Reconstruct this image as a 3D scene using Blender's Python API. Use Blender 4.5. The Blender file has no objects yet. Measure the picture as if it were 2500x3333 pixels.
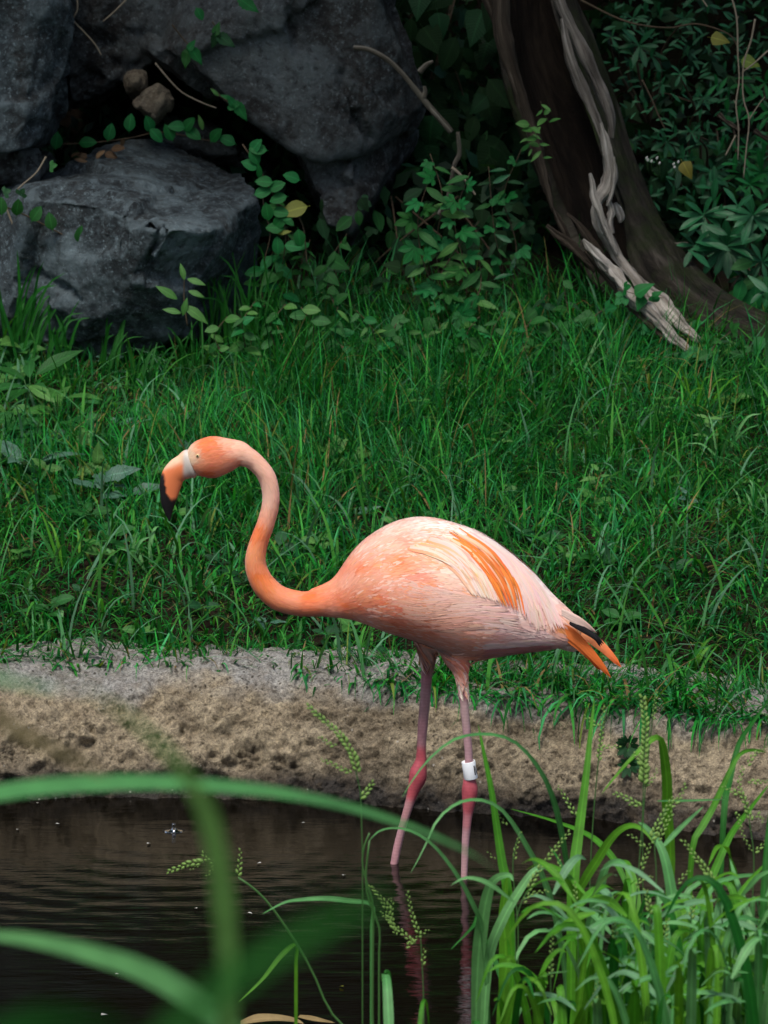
import bpy, bmesh, math, random
import numpy as np
from mathutils import Vector, Matrix
from mathutils.bvhtree import BVHTree

RD = random.Random(11)
rng = np.random.default_rng(11)
scene = bpy.context.scene
COL = scene.collection
PI = math.pi

# ------------------------------------------------------------------ camera
CAM_H, PITCH, VFOV = 2.15, math.radians(12.0), math.radians(13.05)
cam_data = bpy.data.cameras.new('camera')
cam_data.sensor_fit = 'VERTICAL'
cam_data.sensor_height = 24.0
cam_data.sensor_width = 18.0
cam_data.lens = 12.0 / math.tan(VFOV / 2)
cam_data.clip_start = 0.05
cam_data.clip_end = 400
cam_data.dof.use_dof = True
cam_data.dof.focus_distance = 7.42
cam_data.dof.aperture_fstop = 11.0
cam = bpy.data.objects.new('camera', cam_data)
COL.objects.link(cam)
cam.location = (0, 0, CAM_H)
cam.rotation_euler = (PI / 2 - PITCH, 0, 0)
scene.camera = cam

# ------------------------------------------------------------------ light
SUN_VEC = Vector((-0.18, -0.44, 0.88)).normalized()
world = bpy.data.worlds.new('World')
scene.world = world
world.use_nodes = True
wn = world.node_tree
bg = wn.nodes['Background']
sky = wn.nodes.new('ShaderNodeTexSky')
sky.sky_type = 'NISHITA'
sky.sun_disc = False
sky.sun_elevation = math.asin(SUN_VEC.z)
sky.sun_rotation = math.atan2(SUN_VEC.x, SUN_VEC.y)
sky.air_density = 1.0
sky.dust_density = 3.0
wn.links.new(sky.outputs[0], bg.inputs[0])
bg.inputs[1].default_value = 0.125
sun_data = bpy.data.lights.new('sun', 'SUN')
sun_data.energy = 1.9
sun_data.angle = math.radians(16)
sun_data.color = (1.0, 0.95, 0.88)
sun = bpy.data.objects.new('sun', sun_data)
COL.objects.link(sun)
sun.rotation_euler = (-SUN_VEC).to_track_quat('-Z', 'Y').to_euler()
scene.view_settings.view_transform = 'Standard'
scene.view_settings.look = 'None'
scene.view_settings.gamma = 1.0
scene.view_settings.use_curve_mapping = False
scene.view_settings.exposure = 0.8
scene.cycles.use_denoising = True
scene.cycles.max_bounces = 8
scene.cycles.diffuse_bounces = 4
scene.cycles.glossy_bounces = 3
scene.cycles.transmission_bounces = 4
scene.cycles.transparent_max_bounces = 4

# ------------------------------------------------------------------ where a point seen in the photograph stands
KPX = math.tan(VFOV / 2) / 1666.5
_cp, _sp = math.cos(PITCH), math.sin(PITCH)
def ray(px, py):
    u = (px - 1250.0) * KPX
    v = -(py - 1666.5) * KPX
    return Vector((u, _cp + v * _sp, -_sp + v * _cp))
def P(px, py, Y):
    d = ray(px, py)
    t = Y / d.y
    return Vector((d.x * t, Y, CAM_H + d.z * t))
def PZ(px, py, z):
    d = ray(px, py)
    t = (z - CAM_H) / d.z
    return Vector((d.x * t, d.y * t, z))
def mpp(p):
    return (p[1] * _cp + (CAM_H - p[2]) * _sp) * KPX          # metres per photograph pixel at a point

# ------------------------------------------------------------------ numpy noise
def _hash(ix, iy, iz, seed):
    h = (ix * 374761393 + iy * 668265263 + iz * 1274126177 + seed * 974711) & 0xffffffff
    h = ((h ^ (h >> 13)) * 1274126177) & 0xffffffff
    h = h ^ (h >> 16)
    return (h & 0xffff) / 65535.0
def vnoise(p, seed=0):
    p = np.asarray(p, dtype=np.float64)
    i = np.floor(p).astype(np.int64)
    f = p - i
    f = f * f * f * (f * (f * 6 - 15) + 10)
    r = 0
    for dx in (0, 1):
        wx = f[:, 0] if dx else 1 - f[:, 0]
        for dy in (0, 1):
            wy = f[:, 1] if dy else 1 - f[:, 1]
            for dz in (0, 1):
                wz = f[:, 2] if dz else 1 - f[:, 2]
                r = r + wx * wy * wz * _hash(i[:, 0] + dx, i[:, 1] + dy, i[:, 2] + dz, seed)
    return r * 2 - 1
def fbm(p, octv=4, seed=0, gain=0.5):
    p = np.asarray(p, dtype=np.float64)
    a, s, r = 1.0, 0.0, 0
    for k in range(octv):
        r = r + a * vnoise(p * (2.03 ** k) + 17.3 * k, seed + k)
        s += a
        a *= gain
    return r / s

# ------------------------------------------------------------------ object helpers
def tag(o, label=None, cat=None, group=None, kind=None):
    if label: o['label'] = label
    if cat: o['category'] = cat
    if group: o['group'] = group
    if kind: o['kind'] = kind
    return o
def mesh(name, verts, faces, uvs=None, cols=None, smooth=True):
    me = bpy.data.meshes.new(name)
    if isinstance(verts, np.ndarray): verts = verts.tolist()
    me.from_pydata([tuple(v) for v in verts], [], faces)
    if smooth: me.polygons.foreach_set('use_smooth', [True] * len(me.polygons))
    if uvs is not None:
        ul = me.uv_layers.new(name='UVMap')
        idx = np.zeros(len(me.loops), dtype=np.int32)
        me.loops.foreach_get('vertex_index', idx)
        ul.data.foreach_set('uv', np.asarray(uvs, dtype=np.float32)[idx].ravel())
    if cols is not None: set_cols(me, cols)
    me.update()
    return me
def set_cols(me, cols):
    a = me.color_attributes.new(name='Col', type='FLOAT_COLOR', domain='POINT')
    c = np.ones((len(me.vertices), 4), dtype=np.float32)
    c[:, :3] = cols
    a.data.foreach_set('color', c.ravel())
def fast_mesh(name, V, quads, cols=None, tris=None, smooth=True):
    me = bpy.data.meshes.new(name)
    nq, nt = len(quads), 0 if tris is None else len(tris)
    me.vertices.add(len(V)); me.vertices.foreach_set('co', np.asarray(V, dtype=np.float32).ravel())
    loops = np.asarray(quads, dtype=np.int32).ravel()
    starts = np.arange(nq) * 4
    if nt:
        starts = np.concatenate([starts, nq * 4 + np.arange(nt) * 3])
        loops = np.concatenate([loops, np.asarray(tris, dtype=np.int32).ravel()])
    me.loops.add(len(loops)); me.loops.foreach_set('vertex_index', loops)
    me.polygons.add(nq + nt); me.polygons.foreach_set('loop_start', starts.astype(np.int32))
    me.update(calc_edges=True); me.validate()
    if smooth: me.polygons.foreach_set('use_smooth', [True] * len(me.polygons))
    if cols is not None: set_cols(me, cols)
    return me
def obj(name, me, mat=None, parent=None, M=None):
    """One object in world coordinates; a child's basis undoes the place of its thing."""
    o = bpy.data.objects.new(name, me)
    COL.objects.link(o)
    if mat is not None and me is not None and not me.materials:
        for m in (mat if isinstance(mat, (list, tuple)) else [mat]): me.materials.append(m)
    M = M or Matrix.Identity(4)
    if parent is not None:
        o.parent = parent
        w = Matrix.Identity(4)
        q = parent
        while q is not None:
            w = q.matrix_basis @ w
            q = q.parent
        M = w.inverted() @ M
    o.matrix_basis = M
    return o
def thing(name, loc, label, cat, group=None):
    o = bpy.data.objects.new(name, None)
    o.empty_display_size = 0.05
    COL.objects.link(o)
    o.matrix_basis = Matrix.Translation(loc)
    return tag(o, label, cat, group)
def catmull(pts, n):
    pts = np.asarray(pts, dtype=np.float64)
    if len(pts) == 2: return pts[0] + (pts[1] - pts[0]) * np.linspace(0, 1, n)[:, None]
    q = np.vstack([2 * pts[0] - pts[1], pts, 2 * pts[-1] - pts[-2]])
    m = len(pts) - 1
    t = np.linspace(0, m - 1e-9, n)
    i = t.astype(int); f = (t - i)[:, None]
    a, b, c, d = q[i], q[i + 1], q[i + 2], q[i + 3]
    return 0.5 * (2 * b + (c - a) * f + (2 * a - 5 * b + 4 * c - d) * f ** 2 + (3 * b - a - 3 * c + d) * f ** 3)
def tube(path, rad, nseg=8, flat=1.0, ref=(0, -1, 0), cap=True, jag=0.0, seed=0):
    """A tapering tube along a path; flat squeezes it along the ref direction."""
    path = np.asarray(path, dtype=np.float64); n = len(path)
    rad = np.asarray(rad, dtype=np.float64)
    T = np.gradient(path, axis=0); T /= np.linalg.norm(T, axis=1)[:, None] + 1e-12
    ref = np.asarray(ref, dtype=np.float64)
    A = np.cross(T, ref); A /= np.linalg.norm(A, axis=1)[:, None] + 1e-12
    B = np.cross(A, T)
    th = np.linspace(0, 2 * PI, nseg, endpoint=False)
    V = path[:, None] + rad[:, None, None] * (np.cos(th)[None, :, None] * A[:, None] + flat * np.sin(th)[None, :, None] * B[:, None])
    V = V.reshape(-1, 3)
    if jag:
        d = fbm(np.column_stack([np.tile(np.cos(th) * 2.2, n) + seed, np.tile(np.sin(th) * 2.2, n), np.repeat(np.arange(n) * 0.12, nseg)]), 3, seed)
        d2 = fbm(np.column_stack([np.tile(np.cos(th) * 6.0, n) + 2 * seed, np.tile(np.sin(th) * 6.0, n), np.repeat(np.arange(n) * 0.05, nseg)]), 3, seed + 7)
        V = np.repeat(path, nseg, 0) + (V - np.repeat(path, nseg, 0)) * (1 + jag * d + 0.9 * jag * np.minimum(d2, 0.12))[:, None]
    F = [(i * nseg + j, i * nseg + (j + 1) % nseg, (i + 1) * nseg + (j + 1) % nseg, (i + 1) * nseg + j) for i in range(n - 1) for j in range(nseg)]
    if cap:
        F.append(tuple(range(nseg))[::-1]); F.append(tuple((n - 1) * nseg + j for j in range(nseg)))
    L = np.concatenate([[0], np.cumsum(np.linalg.norm(np.diff(path, axis=0), axis=1))])
    uv = np.column_stack([np.tile(th / (2 * PI), n), np.repeat(L, nseg)])
    return V, F, uv
class Join:
    def __init__(s): s.v, s.f, s.uv, s.c, s.n = [], [], [], [], 0
    def add(s, V, F, uv=None, col=None):
        V = np.asarray(V); s.v.append(V)
        s.f += [tuple(i + s.n for i in f) for f in F]
        s.uv.append(np.zeros((len(V), 2)) if uv is None else uv)
        s.c.append(np.tile((1, 1, 1) if col is None else col, (len(V), 1)) if col is None or np.ndim(col) == 1 else col)
        s.n += len(V)
    def mesh(s, name, cols=False):
        return mesh(name, np.vstack(s.v), s.f, np.vstack(s.uv), np.vstack(s.c) if cols else None)

# ------------------------------------------------------------------ material helpers
class NT:
    def __init__(s, name):
        s.m = bpy.data.materials.new(name); s.m.use_nodes = True
        s.t = s.m.node_tree; s.bsdf = s.t.nodes['Principled BSDF']; s.out = s.t.nodes['Material Output']
    def n(s, typ, **kw):
        o = s.t.nodes.new(typ)
        for k, v in kw.items(): setattr(o, k, v)
        return o
    def l(s, a, b): s.t.links.new(a, b)
    def noise(s, scale, detail=6, rough=0.6, vec=None, dist=0.0):
        o = s.n('ShaderNodeTexNoise'); o.inputs['Scale'].default_value = scale
        o.inputs['Detail'].default_value = detail; o.inputs['Roughness'].default_value = rough
        o.inputs['Distortion'].default_value = dist
        if vec is not None: s.l(vec, o.inputs['Vector'])
        return o.outputs[0]
    def ramp(s, fac, stops):
        o = s.n('ShaderNodeValToRGB')
        e = o.color_ramp.elements
        while len(e) < len(stops): e.new(0.5)
        for i, (p, c) in enumerate(stops):
            e[i].position = p; e[i].color = (*c, 1) if len(c) == 3 else c
        s.l(fac, o.inputs[0]); return o.outputs[0]
    def mix(s, fac, a, b, mode='MIX'):
        o = s.n('ShaderNodeMix', data_type='RGBA', blend_type=mode)
        for k, v in ((0, fac), (6, a), (7, b)):
            if hasattr(v, 'links'): s.l(v, o.inputs[k])
            else: o.inputs[k].default_value = v if not isinstance(v, tuple) else (*v, 1)
        return o.outputs[2]
    def math(s, op, a, b=0.0, c=0.0):
        o = s.n('ShaderNodeMath', operation=op)
        for k, v in ((0, a), (1, b), (2, c)):
            if hasattr(v, 'links'): s.l(v, o.inputs[k])
            else: o.inputs[k].default_value = v
        return o.outputs[0]
    def coord(s, kind='Object', scale=(1, 1, 1), rot=(0, 0, 0)):
        c = s.n('ShaderNodeTexCoord'); mp = s.n('ShaderNodeMapping')
        mp.inputs['Scale'].default_value = scale; mp.inputs['Rotation'].default_value = rot
        s.l(c.outputs[kind], mp.inputs[0]); return mp.outputs[0]
    def attr(s, name='Col'):
        return s.n('ShaderNodeAttribute', attribute_name=name).outputs['Color']
    def bump(s, h, strength=0.5, dist=0.01, prev=None):
        o = s.n('ShaderNodeBump'); o.inputs['Strength'].default_value = strength; o.inputs['Distance'].default_value = dist
        s.l(h, o.inputs['Height'])
        if prev is not None: s.l(prev, o.inputs['Normal'])
        return o.outputs[0]
    def set(s, color=None, rough=None, normal=None, spec=None, **kw):
        b = s.bsdf.inputs
        for k, v in (('Base Color', color), ('Roughness', rough), ('Normal', normal), ('Specular IOR Level', spec)):
            if v is None: continue
            if hasattr(v, 'links'): s.l(v, b[k])
            else: b[k].default_value = (*v, 1) if isinstance(v, tuple) else v
        for k, v in kw.items(): b[k.replace('_', ' ')].default_value = v
        return s.m
    def translucent(s, color, fac):
        tr = s.n('ShaderNodeBsdfTranslucent'); mx = s.n('ShaderNodeMixShader'); mx.inputs[0].default_value = fac
        if hasattr(color, 'links'): s.l(color, tr.inputs[0])
        else: tr.inputs[0].default_value = (*color, 1)
        s.l(s.bsdf.outputs[0], mx.inputs[1]); s.l(tr.outputs[0], mx.inputs[2]); s.l(mx.outputs[0], s.out.inputs[0])
        return s.m

def leaf_mat(name, c1, c2, rough=0.45, spec=0.4, trans=0.3, vein=1.5, streak=False):
    k = NT(name)
    info = k.n('ShaderNodeObjectInfo')
    col = k.mix(info.outputs['Random'], c1, c2)
    uv = k.n('ShaderNodeTexCoord').outputs['UV']
    sep = k.n('ShaderNodeSeparateXYZ'); k.l(uv, sep.inputs[0])
    d = k.math('ABSOLUTE', k.math('SUBTRACT', sep.outputs[0], 0.5))
    rib = k.math('SUBTRACT', 1.0, k.math('MULTIPLY', d, 14.0 if not streak else 9.0))
    rib = k.math('MAXIMUM', rib, 0.0)
    if streak:
        nz = k.noise(1.0, 3, 0.6, k.coord('UV', (26, 1.2, 1)))
        side = k.math('MULTIPLY', nz, 0.9)
    else:
        w = k.n('ShaderNodeTexWave'); w.inputs['Scale'].default_value = 2.2; w.inputs['Distortion'].default_value = 0.6
        w.bands_direction = 'Y'
        mp = k.n('ShaderNodeMapping'); k.l(uv, mp.inputs[0]); mp.inputs['Scale'].default_value = (1, 1, 1)
        sk = k.n('ShaderNodeCombineXYZ'); k.l(k.math('SUBTRACT', sep.outputs[1], k.math('MULTIPLY', d, 0.6)), sk.inputs[1])
        k.l(sk.outputs[0], w.inputs[0])
        side = k.math('POWER', w.outputs[1], 3.0)
    big = k.noise(40.0, 3, 0.6, k.coord('Object'))
    v = k.math('ADD', 0.72, k.math('MULTIPLY', rib, (vein - 1) * 1.2))
    v = k.math('ADD', v, k.math('MULTIPLY', side, 0.16))
    v = k.math('ADD', v, k.math('MULTIPLY', k.math('SUBTRACT', big, 0.35), 0.9))
    cc = k.n('ShaderNodeCombineXYZ')
    for i in range(3): k.l(v, cc.inputs[i])
    col = k.mix(1.0, col, cc.outputs[0], 'MULTIPLY')
    nrm = k.bump(side, 0.25, 0.004)
    k.set(col, rough, nrm, spec)
    return k.translucent(k.mix(1.0, col, (1.25, 1.15, 0.55), 'MULTIPLY'), trans)
# ------------------------------------------------------------------ lie of the land
_kl = [PZ(px, py, 0.0) for px, py in ((-260, 2606), (0, 2600), (300, 2592), (600, 2590), (1000, 2606), (1400, 2640), (1900, 2672), (2300, 2712), (2500, 2732), (2760, 2750))]
_kx = np.array([-30.0] + [p.x for p in _kl] + [30.0])
_ky = np.array([_kl[0].y + 1.2] + [p.y for p in _kl] + [_kl[-1].y - 1.2])
def kerb_y(x): return np.interp(x, _kx, _ky)
_gx = np.array([(p - 1250) * 0.00053 for p in (-300, 0, 600, 1300, 1700, 2100, 2500, 2800)])
_go = np.array([0.25, 0.24, 0.185, 0.155, 0.125, 0.105, 0.105, 0.11])
def grass_off(x): return np.interp(x, _gx, _go)
def smooth(a, b, t):
    t = np.clip((t - a) / (b - a), 0, 1); return t * t * (3 - 2 * t)
def ground_z(x, y):
    x = np.asarray(x, dtype=np.float64); y = np.asarray(y, dtype=np.float64)
    d = y - kerb_y(x)
    rear = 0.150 + 0.03 * smooth(0.3, 0.45, d) + 0.168 * np.maximum(d - 0.18, 0)
    p2 = np.column_stack([x.ravel() * 2.2, y.ravel() * 2.2, np.zeros(x.size)])
    rear = rear + 0.028 * fbm(p2, 3, 3).reshape(x.shape) * smooth(0.2, 0.6, d)
    hill = np.maximum(y - 10.25, 0)
    rear = rear + np.minimum(hill * 0.75, 6 + hill * 0.05) + 0.25 * fbm(p2 * 0.35, 3, 5).reshape(x.shape) * smooth(10.2, 12, y)
    near = np.minimum((6.15 - y) * 0.31, 1.3 + 0.0 * y) + 0.03 * fbm(p2, 3, 9).reshape(x.shape)
    side = smooth(4.5, 7.0, np.abs(x)) * 0.6
    pond = -0.35 + side
    front = np.maximum(near, pond)
    return np.where(d > 0.13, rear, np.where(d > 0.02, np.minimum(pond + (d - 0.02) / 0.11 * (0.5), 0.12), front))
def ground_hit(px, py, off=0.0):
    d = ray(px, py); lo, hi = 7.75, 13.0
    f = lambda Y: CAM_H + d.z * Y / d.y - float(ground_z(np.array([d.x * Y / d.y]), np.array([Y]))[0]) - off
    for _ in range(30):
        m = (lo + hi) / 2
        if f(m) > 0: lo = m
        else: hi = m
    return P(px, py, lo)

# ------------------------------------------------------------------ ground, one sheet out to the horizon
k = NT('soil')
n1 = k.noise(9, 8, 0.65, k.coord('Object'))
c = k.ramp(n1, [(0.3, (0.006, 0.005, 0.003)), (0.55, (0.017, 0.012, 0.007)), (0.75, (0.012, 0.022, 0.006))])
M_SOIL = k.set(c, 0.95, k.bump(k.noise(60, 6, 0.7, k.coord('Object')), 0.8, 0.02), 0.1)
def axis(fine0, fine1, step, lo, hi):
    a = list(np.arange(fine0, fine1, step)); s = step
    x = fine1
    while x < hi: a.append(x); s *= 1.18; x += s
    s = step; x = fine0 - step
    while x > lo: a.insert(0, x); s *= 1.18; x -= s
    return np.array(a)
ax, ay = axis(-1.8, 1.8, 0.045, -120, 120), axis(7.3, 11.5, 0.03, -120, 160)
GX, GY = np.meshgrid(ax, ay)
GZ = ground_z(GX, GY)
nx, ny = len(ax), len(ay)
ii = (np.arange(ny - 1)[:, None] * nx + np.arange(nx - 1)[None, :]).ravel()
ground = obj('ground', fast_mesh('ground', np.column_stack([GX.ravel(), GY.ravel(), GZ.ravel()]), np.column_stack([ii, ii + 1, ii + nx + 1, ii + nx])), M_SOIL)
tag(ground, kind='structure')

# ------------------------------------------------------------------ pond water with real ripples
k = NT('pond_water')
nb = k.noise(1.0, 4, 0.55, k.coord('Object', (14, 60, 1)))
M_WATER = k.set((0.0035, 0.0028, 0.0016), 0.03, k.bump(nb, 0.06, 0.02), 0.5, IOR=1.333)
wx = axis(-1.0, 1.0, 0.008, -7, 7); wy = axis(6.05, 7.85, 0.007, 5.2, 8.6)
WX, WY = np.meshgrid(wx, wy)
p2 = np.column_stack([WX.ravel(), WY.ravel(), np.zeros(WX.size)])
def rings(cx, cy, lam, amp, reach):
    r = np.hypot(WX - cx, WY - cy)
    return amp * np.sin(2 * PI * r / lam) * np.exp(-r / reach) / (1 + r * 2.0) * smooth(0.0, 0.04, r)
drip = PZ(566, 2705, 0.0)
legL, legR = PZ(1283, 2815, 0.0), PZ(1512, 2858, 0.0)
warp = fbm(p2 * np.array([2.0, 3.5, 1]), 3, 21).reshape(WX.shape)
WZ = rings(drip.x, drip.y, 0.062, 0.0026, 0.9) + rings(legL.x, legL.y, 0.05, 0.0017, 0.5) + rings(legR.x, legR.y, 0.055, 0.0015, 0.5)
WZ += rings(-2.3, 7.0, 0.10, 0.006, 3.0) + rings(1.4, 8.2, 0.085, 0.004, 3.0)
WZ += 0.0006 * np.sin(2 * PI * (WY + 0.22 * warp + 0.06 * WX) / 0.095) * (0.6 + 0.8 * fbm(p2 * np.array([2.6, 5, 1]), 2, 33).reshape(WX.shape))
WZ += 0.0034 * fbm(p2 * np.array([1.5, 15.0, 1]) + 0.5 * warp.reshape(-1, 1), 4, 27).reshape(WX.shape)
dk = kerb_y(WX) - WY
calm = (0.30 + 0.70 * smooth(0.02, 0.45, dk)) * (1 - 0.45 * smooth(0.45, 1.0, dk)) * (0.75 + 0.6 * fbm(p2 * np.array([1.6, 3, 1]), 2, 36).reshape(WX.shape))
WZ *= calm * 0.55
nx, ny = len(wx), len(wy)
ii = (np.arange(ny - 1)[:, None] * nx + np.arange(nx - 1)[None, :]).ravel()
water = obj('pond_water', fast_mesh('pond_water', np.column_stack([WX.ravel(), WY.ravel(), WZ.ravel()]), np.column_stack([ii, ii + 1, ii + nx + 1, ii + nx])), M_WATER)
tag(water, kind='structure')

# ------------------------------------------------------------------ rough cast kerb along the pond
k = NT('kerb_stone')
co = k.coord('Object')
big = k.noise(5, 6, 0.6, co); fine = k.noise(90, 8, 0.75, co); mid = k.noise(24, 6, 0.65, co)
att = k.n('ShaderNodeAttribute', attribute_name='Col')
grain = k.ramp(fine, [(0.32, (0.30, 0.28, 0.26)), (0.47, (0.88, 0.88, 0.88)), (0.66, (1.35, 1.33, 1.28))])
c = k.mix(1.0, att.outputs['Color'], grain, 'MULTIPLY')
c = k.mix(k.ramp(mid, [(0.46, (0, 0, 0)), (0.70, (0.6, 0.6, 0.6))]), c, (0.17, 0.13, 0.085))
vor = k.n('ShaderNodeTexVoronoi'); vor.inputs['Scale'].default_value = 48; k.l(co, vor.inputs['Vector'])
vp = k.n('ShaderNodeTexVoronoi'); vp.inputs['Scale'].default_value = 85; k.l(co, vp.inputs['Vector'])
c = k.mix(k.math('MULTIPLY', k.ramp(vp.outputs['Distance'], [(0.16, (1, 1, 1)), (0.30, (0, 0, 0))]), k.ramp(k.noise(9, 4, .6, co), [(.45, (.1, .1, .1)), (.6, (.85, .85, .85))])), c, (0.045, 0.035, 0.025))
speck = k.ramp(vor.outputs['Distance'], [(0.06, (1, 1, 1)), (0.14, (0, 0, 0))])
c = k.mix(k.math('MULTIPLY', speck, k.ramp(k.noise(13, 2, 0.5, co), [(0.52, (0, 0, 0)), (0.6, (1, 1, 1))])), c, (0.55, 0.52, 0.46))
grit = k.noise(240, 4, 0.8, co); b0 = k.bump(grit, 0.6, 0.005); b1 = k.bump(fine, 1.0, 0.016, b0); b2 = k.bump(mid, 0.7, 0.018, b1)
c = k.mix(1.0, c, k.ramp(grit, [(0.36, (.55, .54, .52)), (0.5, (1, 1, 1)), (0.64, (1.35, 1.34, 1.3))]), 'MULTIPLY')
M_KERB = k.set(c, 0.92, b2, 0.2)
prof = catmull([(-0.05, -0.34), (-0.03, -0.08), (0.0, -0.01), (0.018, 0.05), (0.042, 0.105), (0.072, 0.148), (0.105, 0.172), (0.16, 0.186), (0.24, 0.194), (0.36, 0.188), (0.46, 0.10)], 120)
kx = np.concatenate([np.arange(-4.2, -0.9, 0.03), np.arange(-0.9, 0.9, 0.0042), np.arange(0.9, 4.2, 0.03)])
KX = np.repeat(kx, len(prof)); PY = np.tile(prof[:, 0], len(kx)); PZc = np.tile(prof[:, 1], len(kx))
KY = kerb_y(KX) + PY
tn = np.gradient(prof, axis=0); tn /= np.linalg.norm(tn, axis=1)[:, None]
NY, NZ = np.tile(-tn[:, 1], len(kx)), np.tile(tn[:, 0], len(kx))
pp = np.column_stack([KX, KY, PZc])
D = 0.030 * fbm(pp * 3.0, 3, 41) + 0.016 * fbm(pp * 11, 4, 45) + 0.007 * fbm(pp * 42, 3, 49) * (0.5 + 0.5 * smooth(.18, .13, PZc))
pit = fbm(pp * np.array([16, 16, 30]), 3, 52)
D -= 0.014 * smooth(0.12, 0.45, fbm(pp * np.array([20, 20, 34]), 5, 52, .65)) * smooth(0.19, 0.10, PZc) * smooth(-.3, .3, fbm(pp * 4, 2, 53))
D += 0.016 * (0.5 - np.abs(fbm(pp * np.array([9, 9, 13]), 5, 56, .6)) * 2.2) * smooth(.20, .15, PZc) + 0.005 * (0.4 - np.abs(fbm(pp * 36, 4, 57)) * 2)
pit2 = vnoise(pp * 75, 58)
D -= 0.004 * smooth(0.30, 0.7, pit2) + 0.004 * smooth(0.2, 0.6, vnoise(pp * 130, 59))
Vk = np.column_stack([KX, KY + NY * D, PZc + NZ * D])
tan = np.array([0.43, 0.36, 0.25]); grey = np.array([0.40, 0.395, 0.375]); wet = np.array([0.055, 0.05, 0.045]); rust = np.array([0.27, 0.155, 0.085]); dark = np.array([0.13, 0.105, 0.075])
w = smooth(0.152, 0.180, PZc + 0.035 * fbm(pp * 9, 4, 61))[:, None]
ck = tan * (1 - w) + grey * w
b = (smooth(-0.05, 0.4, fbm(pp * np.array([5, 5, 11]), 5, 66, .65)) * smooth(0.17, 0.04, PZc))[:, None]
ck = ck * (1 - 0.6 * b) + dark * 0.6 * b
cv = smooth(0.002, -0.018, D)[:, None] * 0.45; ck = ck * (1 - cv) + np.array([.07, .058, .042]) * cv            # hollows of the relief coloured darker brown
cv = (smooth(.15, .5, fbm(pp * 6, 4, 78)) * smooth(.2, .13, PZc))[:, None] * .35; ck = ck * (1 - cv) + np.array([.38, .33, .24]) * cv
r = (smooth(0.1, 0.5, fbm(pp * 2.6, 3, 71)) * smooth(0.12, 0.04, PZc) * smooth(0.1, -0.5, KX))[:, None]
ck = ck * (1 - 0.6 * r) + rust * 0.6 * r
wt = smooth(0.070, 0.024, PZc + 0.03 * fbm(pp * 12, 3, 75) )[:, None]
ck = ck * (1 - wt) + wet * wt
m = len(prof)
ii = (np.arange(len(kx) - 1)[:, None] * m + np.arange(m - 1)[None, :]).ravel()
kerb = obj('pond_kerb', fast_mesh('pond_kerb', Vk, np.column_stack([ii, ii + m, ii + m + 1, ii + 1]), ck), M_KERB)
tag(kerb, 'rough tan and grey rounded stone kerb along the far edge of the pond', 'kerb')

# ------------------------------------------------------------------ boulders
def rock_mat(name, base, light, stain, sc=1.0):
    k = NT(name); co = k.coord('Object')
    n1 = k.noise(3.2 * sc, 7, 0.62, co, 0.4); n2 = k.noise(38 * sc, 8, 0.75, co)
    st = k.noise(1.0, 6, 0.6, k.coord('Object', (16, 16, 2.5), (0.3, 0.5, 0)))
    c = k.ramp(n1, [(0.34, tuple(x * 0.5 for x in base)), (0.52, base), (0.66, light)])
    c = k.mix(k.ramp(st, [(0.5, (0, 0, 0)), (0.75, (0.55, 0.55, 0.55))]), c, stain)
    n3 = k.noise(110 * sc, 4, 0.7, co)
    c = k.mix(k.ramp(n2, [(0.48, (0, 0, 0)), (0.66, (0.8, 0.8, 0.8))]), c, light)
    c = k.mix(k.ramp(n3, [(0.56, (0, 0, 0)), (0.70, (0.8, 0.8, 0.8))]), c, tuple(min(.5, x * 1.9) for x in light))
    c = k.mix(k.ramp(n2, [(0.34, (0.9, 0.9, 0.9)), (0.47, (0, 0, 0))]), c, tuple(x * 0.3 for x in base))
    geo = k.n('ShaderNodeNewGeometry')
    c = k.mix(k.ramp(geo.outputs['Pointiness'], [(0.515, (0, 0, 0)), (0.56, (.65, .65, .65))]), c, light)          # edges knocked pale
    b1 = k.bump(n2, 1.0, 0.02); b2 = k.bump(n1, 0.5, 0.05, b1); b3 = k.bump(st, 0.5, 0.02, b2)
    return k.set(c, 0.78, b3, 0.35)
M_ROCK = rock_mat('dark_gneiss', (0.030, 0.042, 0.049), (0.135, 0.182, 0.20), (0.040, 0.036, 0.030))
M_ROCK2 = rock_mat('brown_gneiss', (0.033, 0.033, 0.032), (0.115, 0.14, 0.145), (0.052, 0.042, 0.031))
M_ROCK3 = rock_mat('pale_stone', (0.17, 0.14, 0.10), (0.32, 0.28, 0.2), (0.12, 0.10, 0.06), 2.0)
def evaluated(me, mods):
    o = bpy.data.objects.new('tmp', me); COL.objects.link(o)
    for typ, kw in mods:
        md = o.modifiers.new(typ, typ)
        for a, v in kw.items(): setattr(md, a, v)
    dg = bpy.context.evaluated_depsgraph_get(); dg.update()
    out = bpy.data.meshes.new_from_object(o.evaluated_get(dg))
    bpy.data.objects.remove(o)
    return out
def coords(me):
    a = np.zeros(len(me.vertices) * 3, dtype=np.float32); me.vertices.foreach_get('co', a); a = a.reshape(-1, 3).astype(np.float64)
    b = np.zeros(len(me.vertices) * 3, dtype=np.float32); me.vertices.foreach_get('normal', b)
    return a, b.reshape(-1, 3).astype(np.float64)
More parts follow.
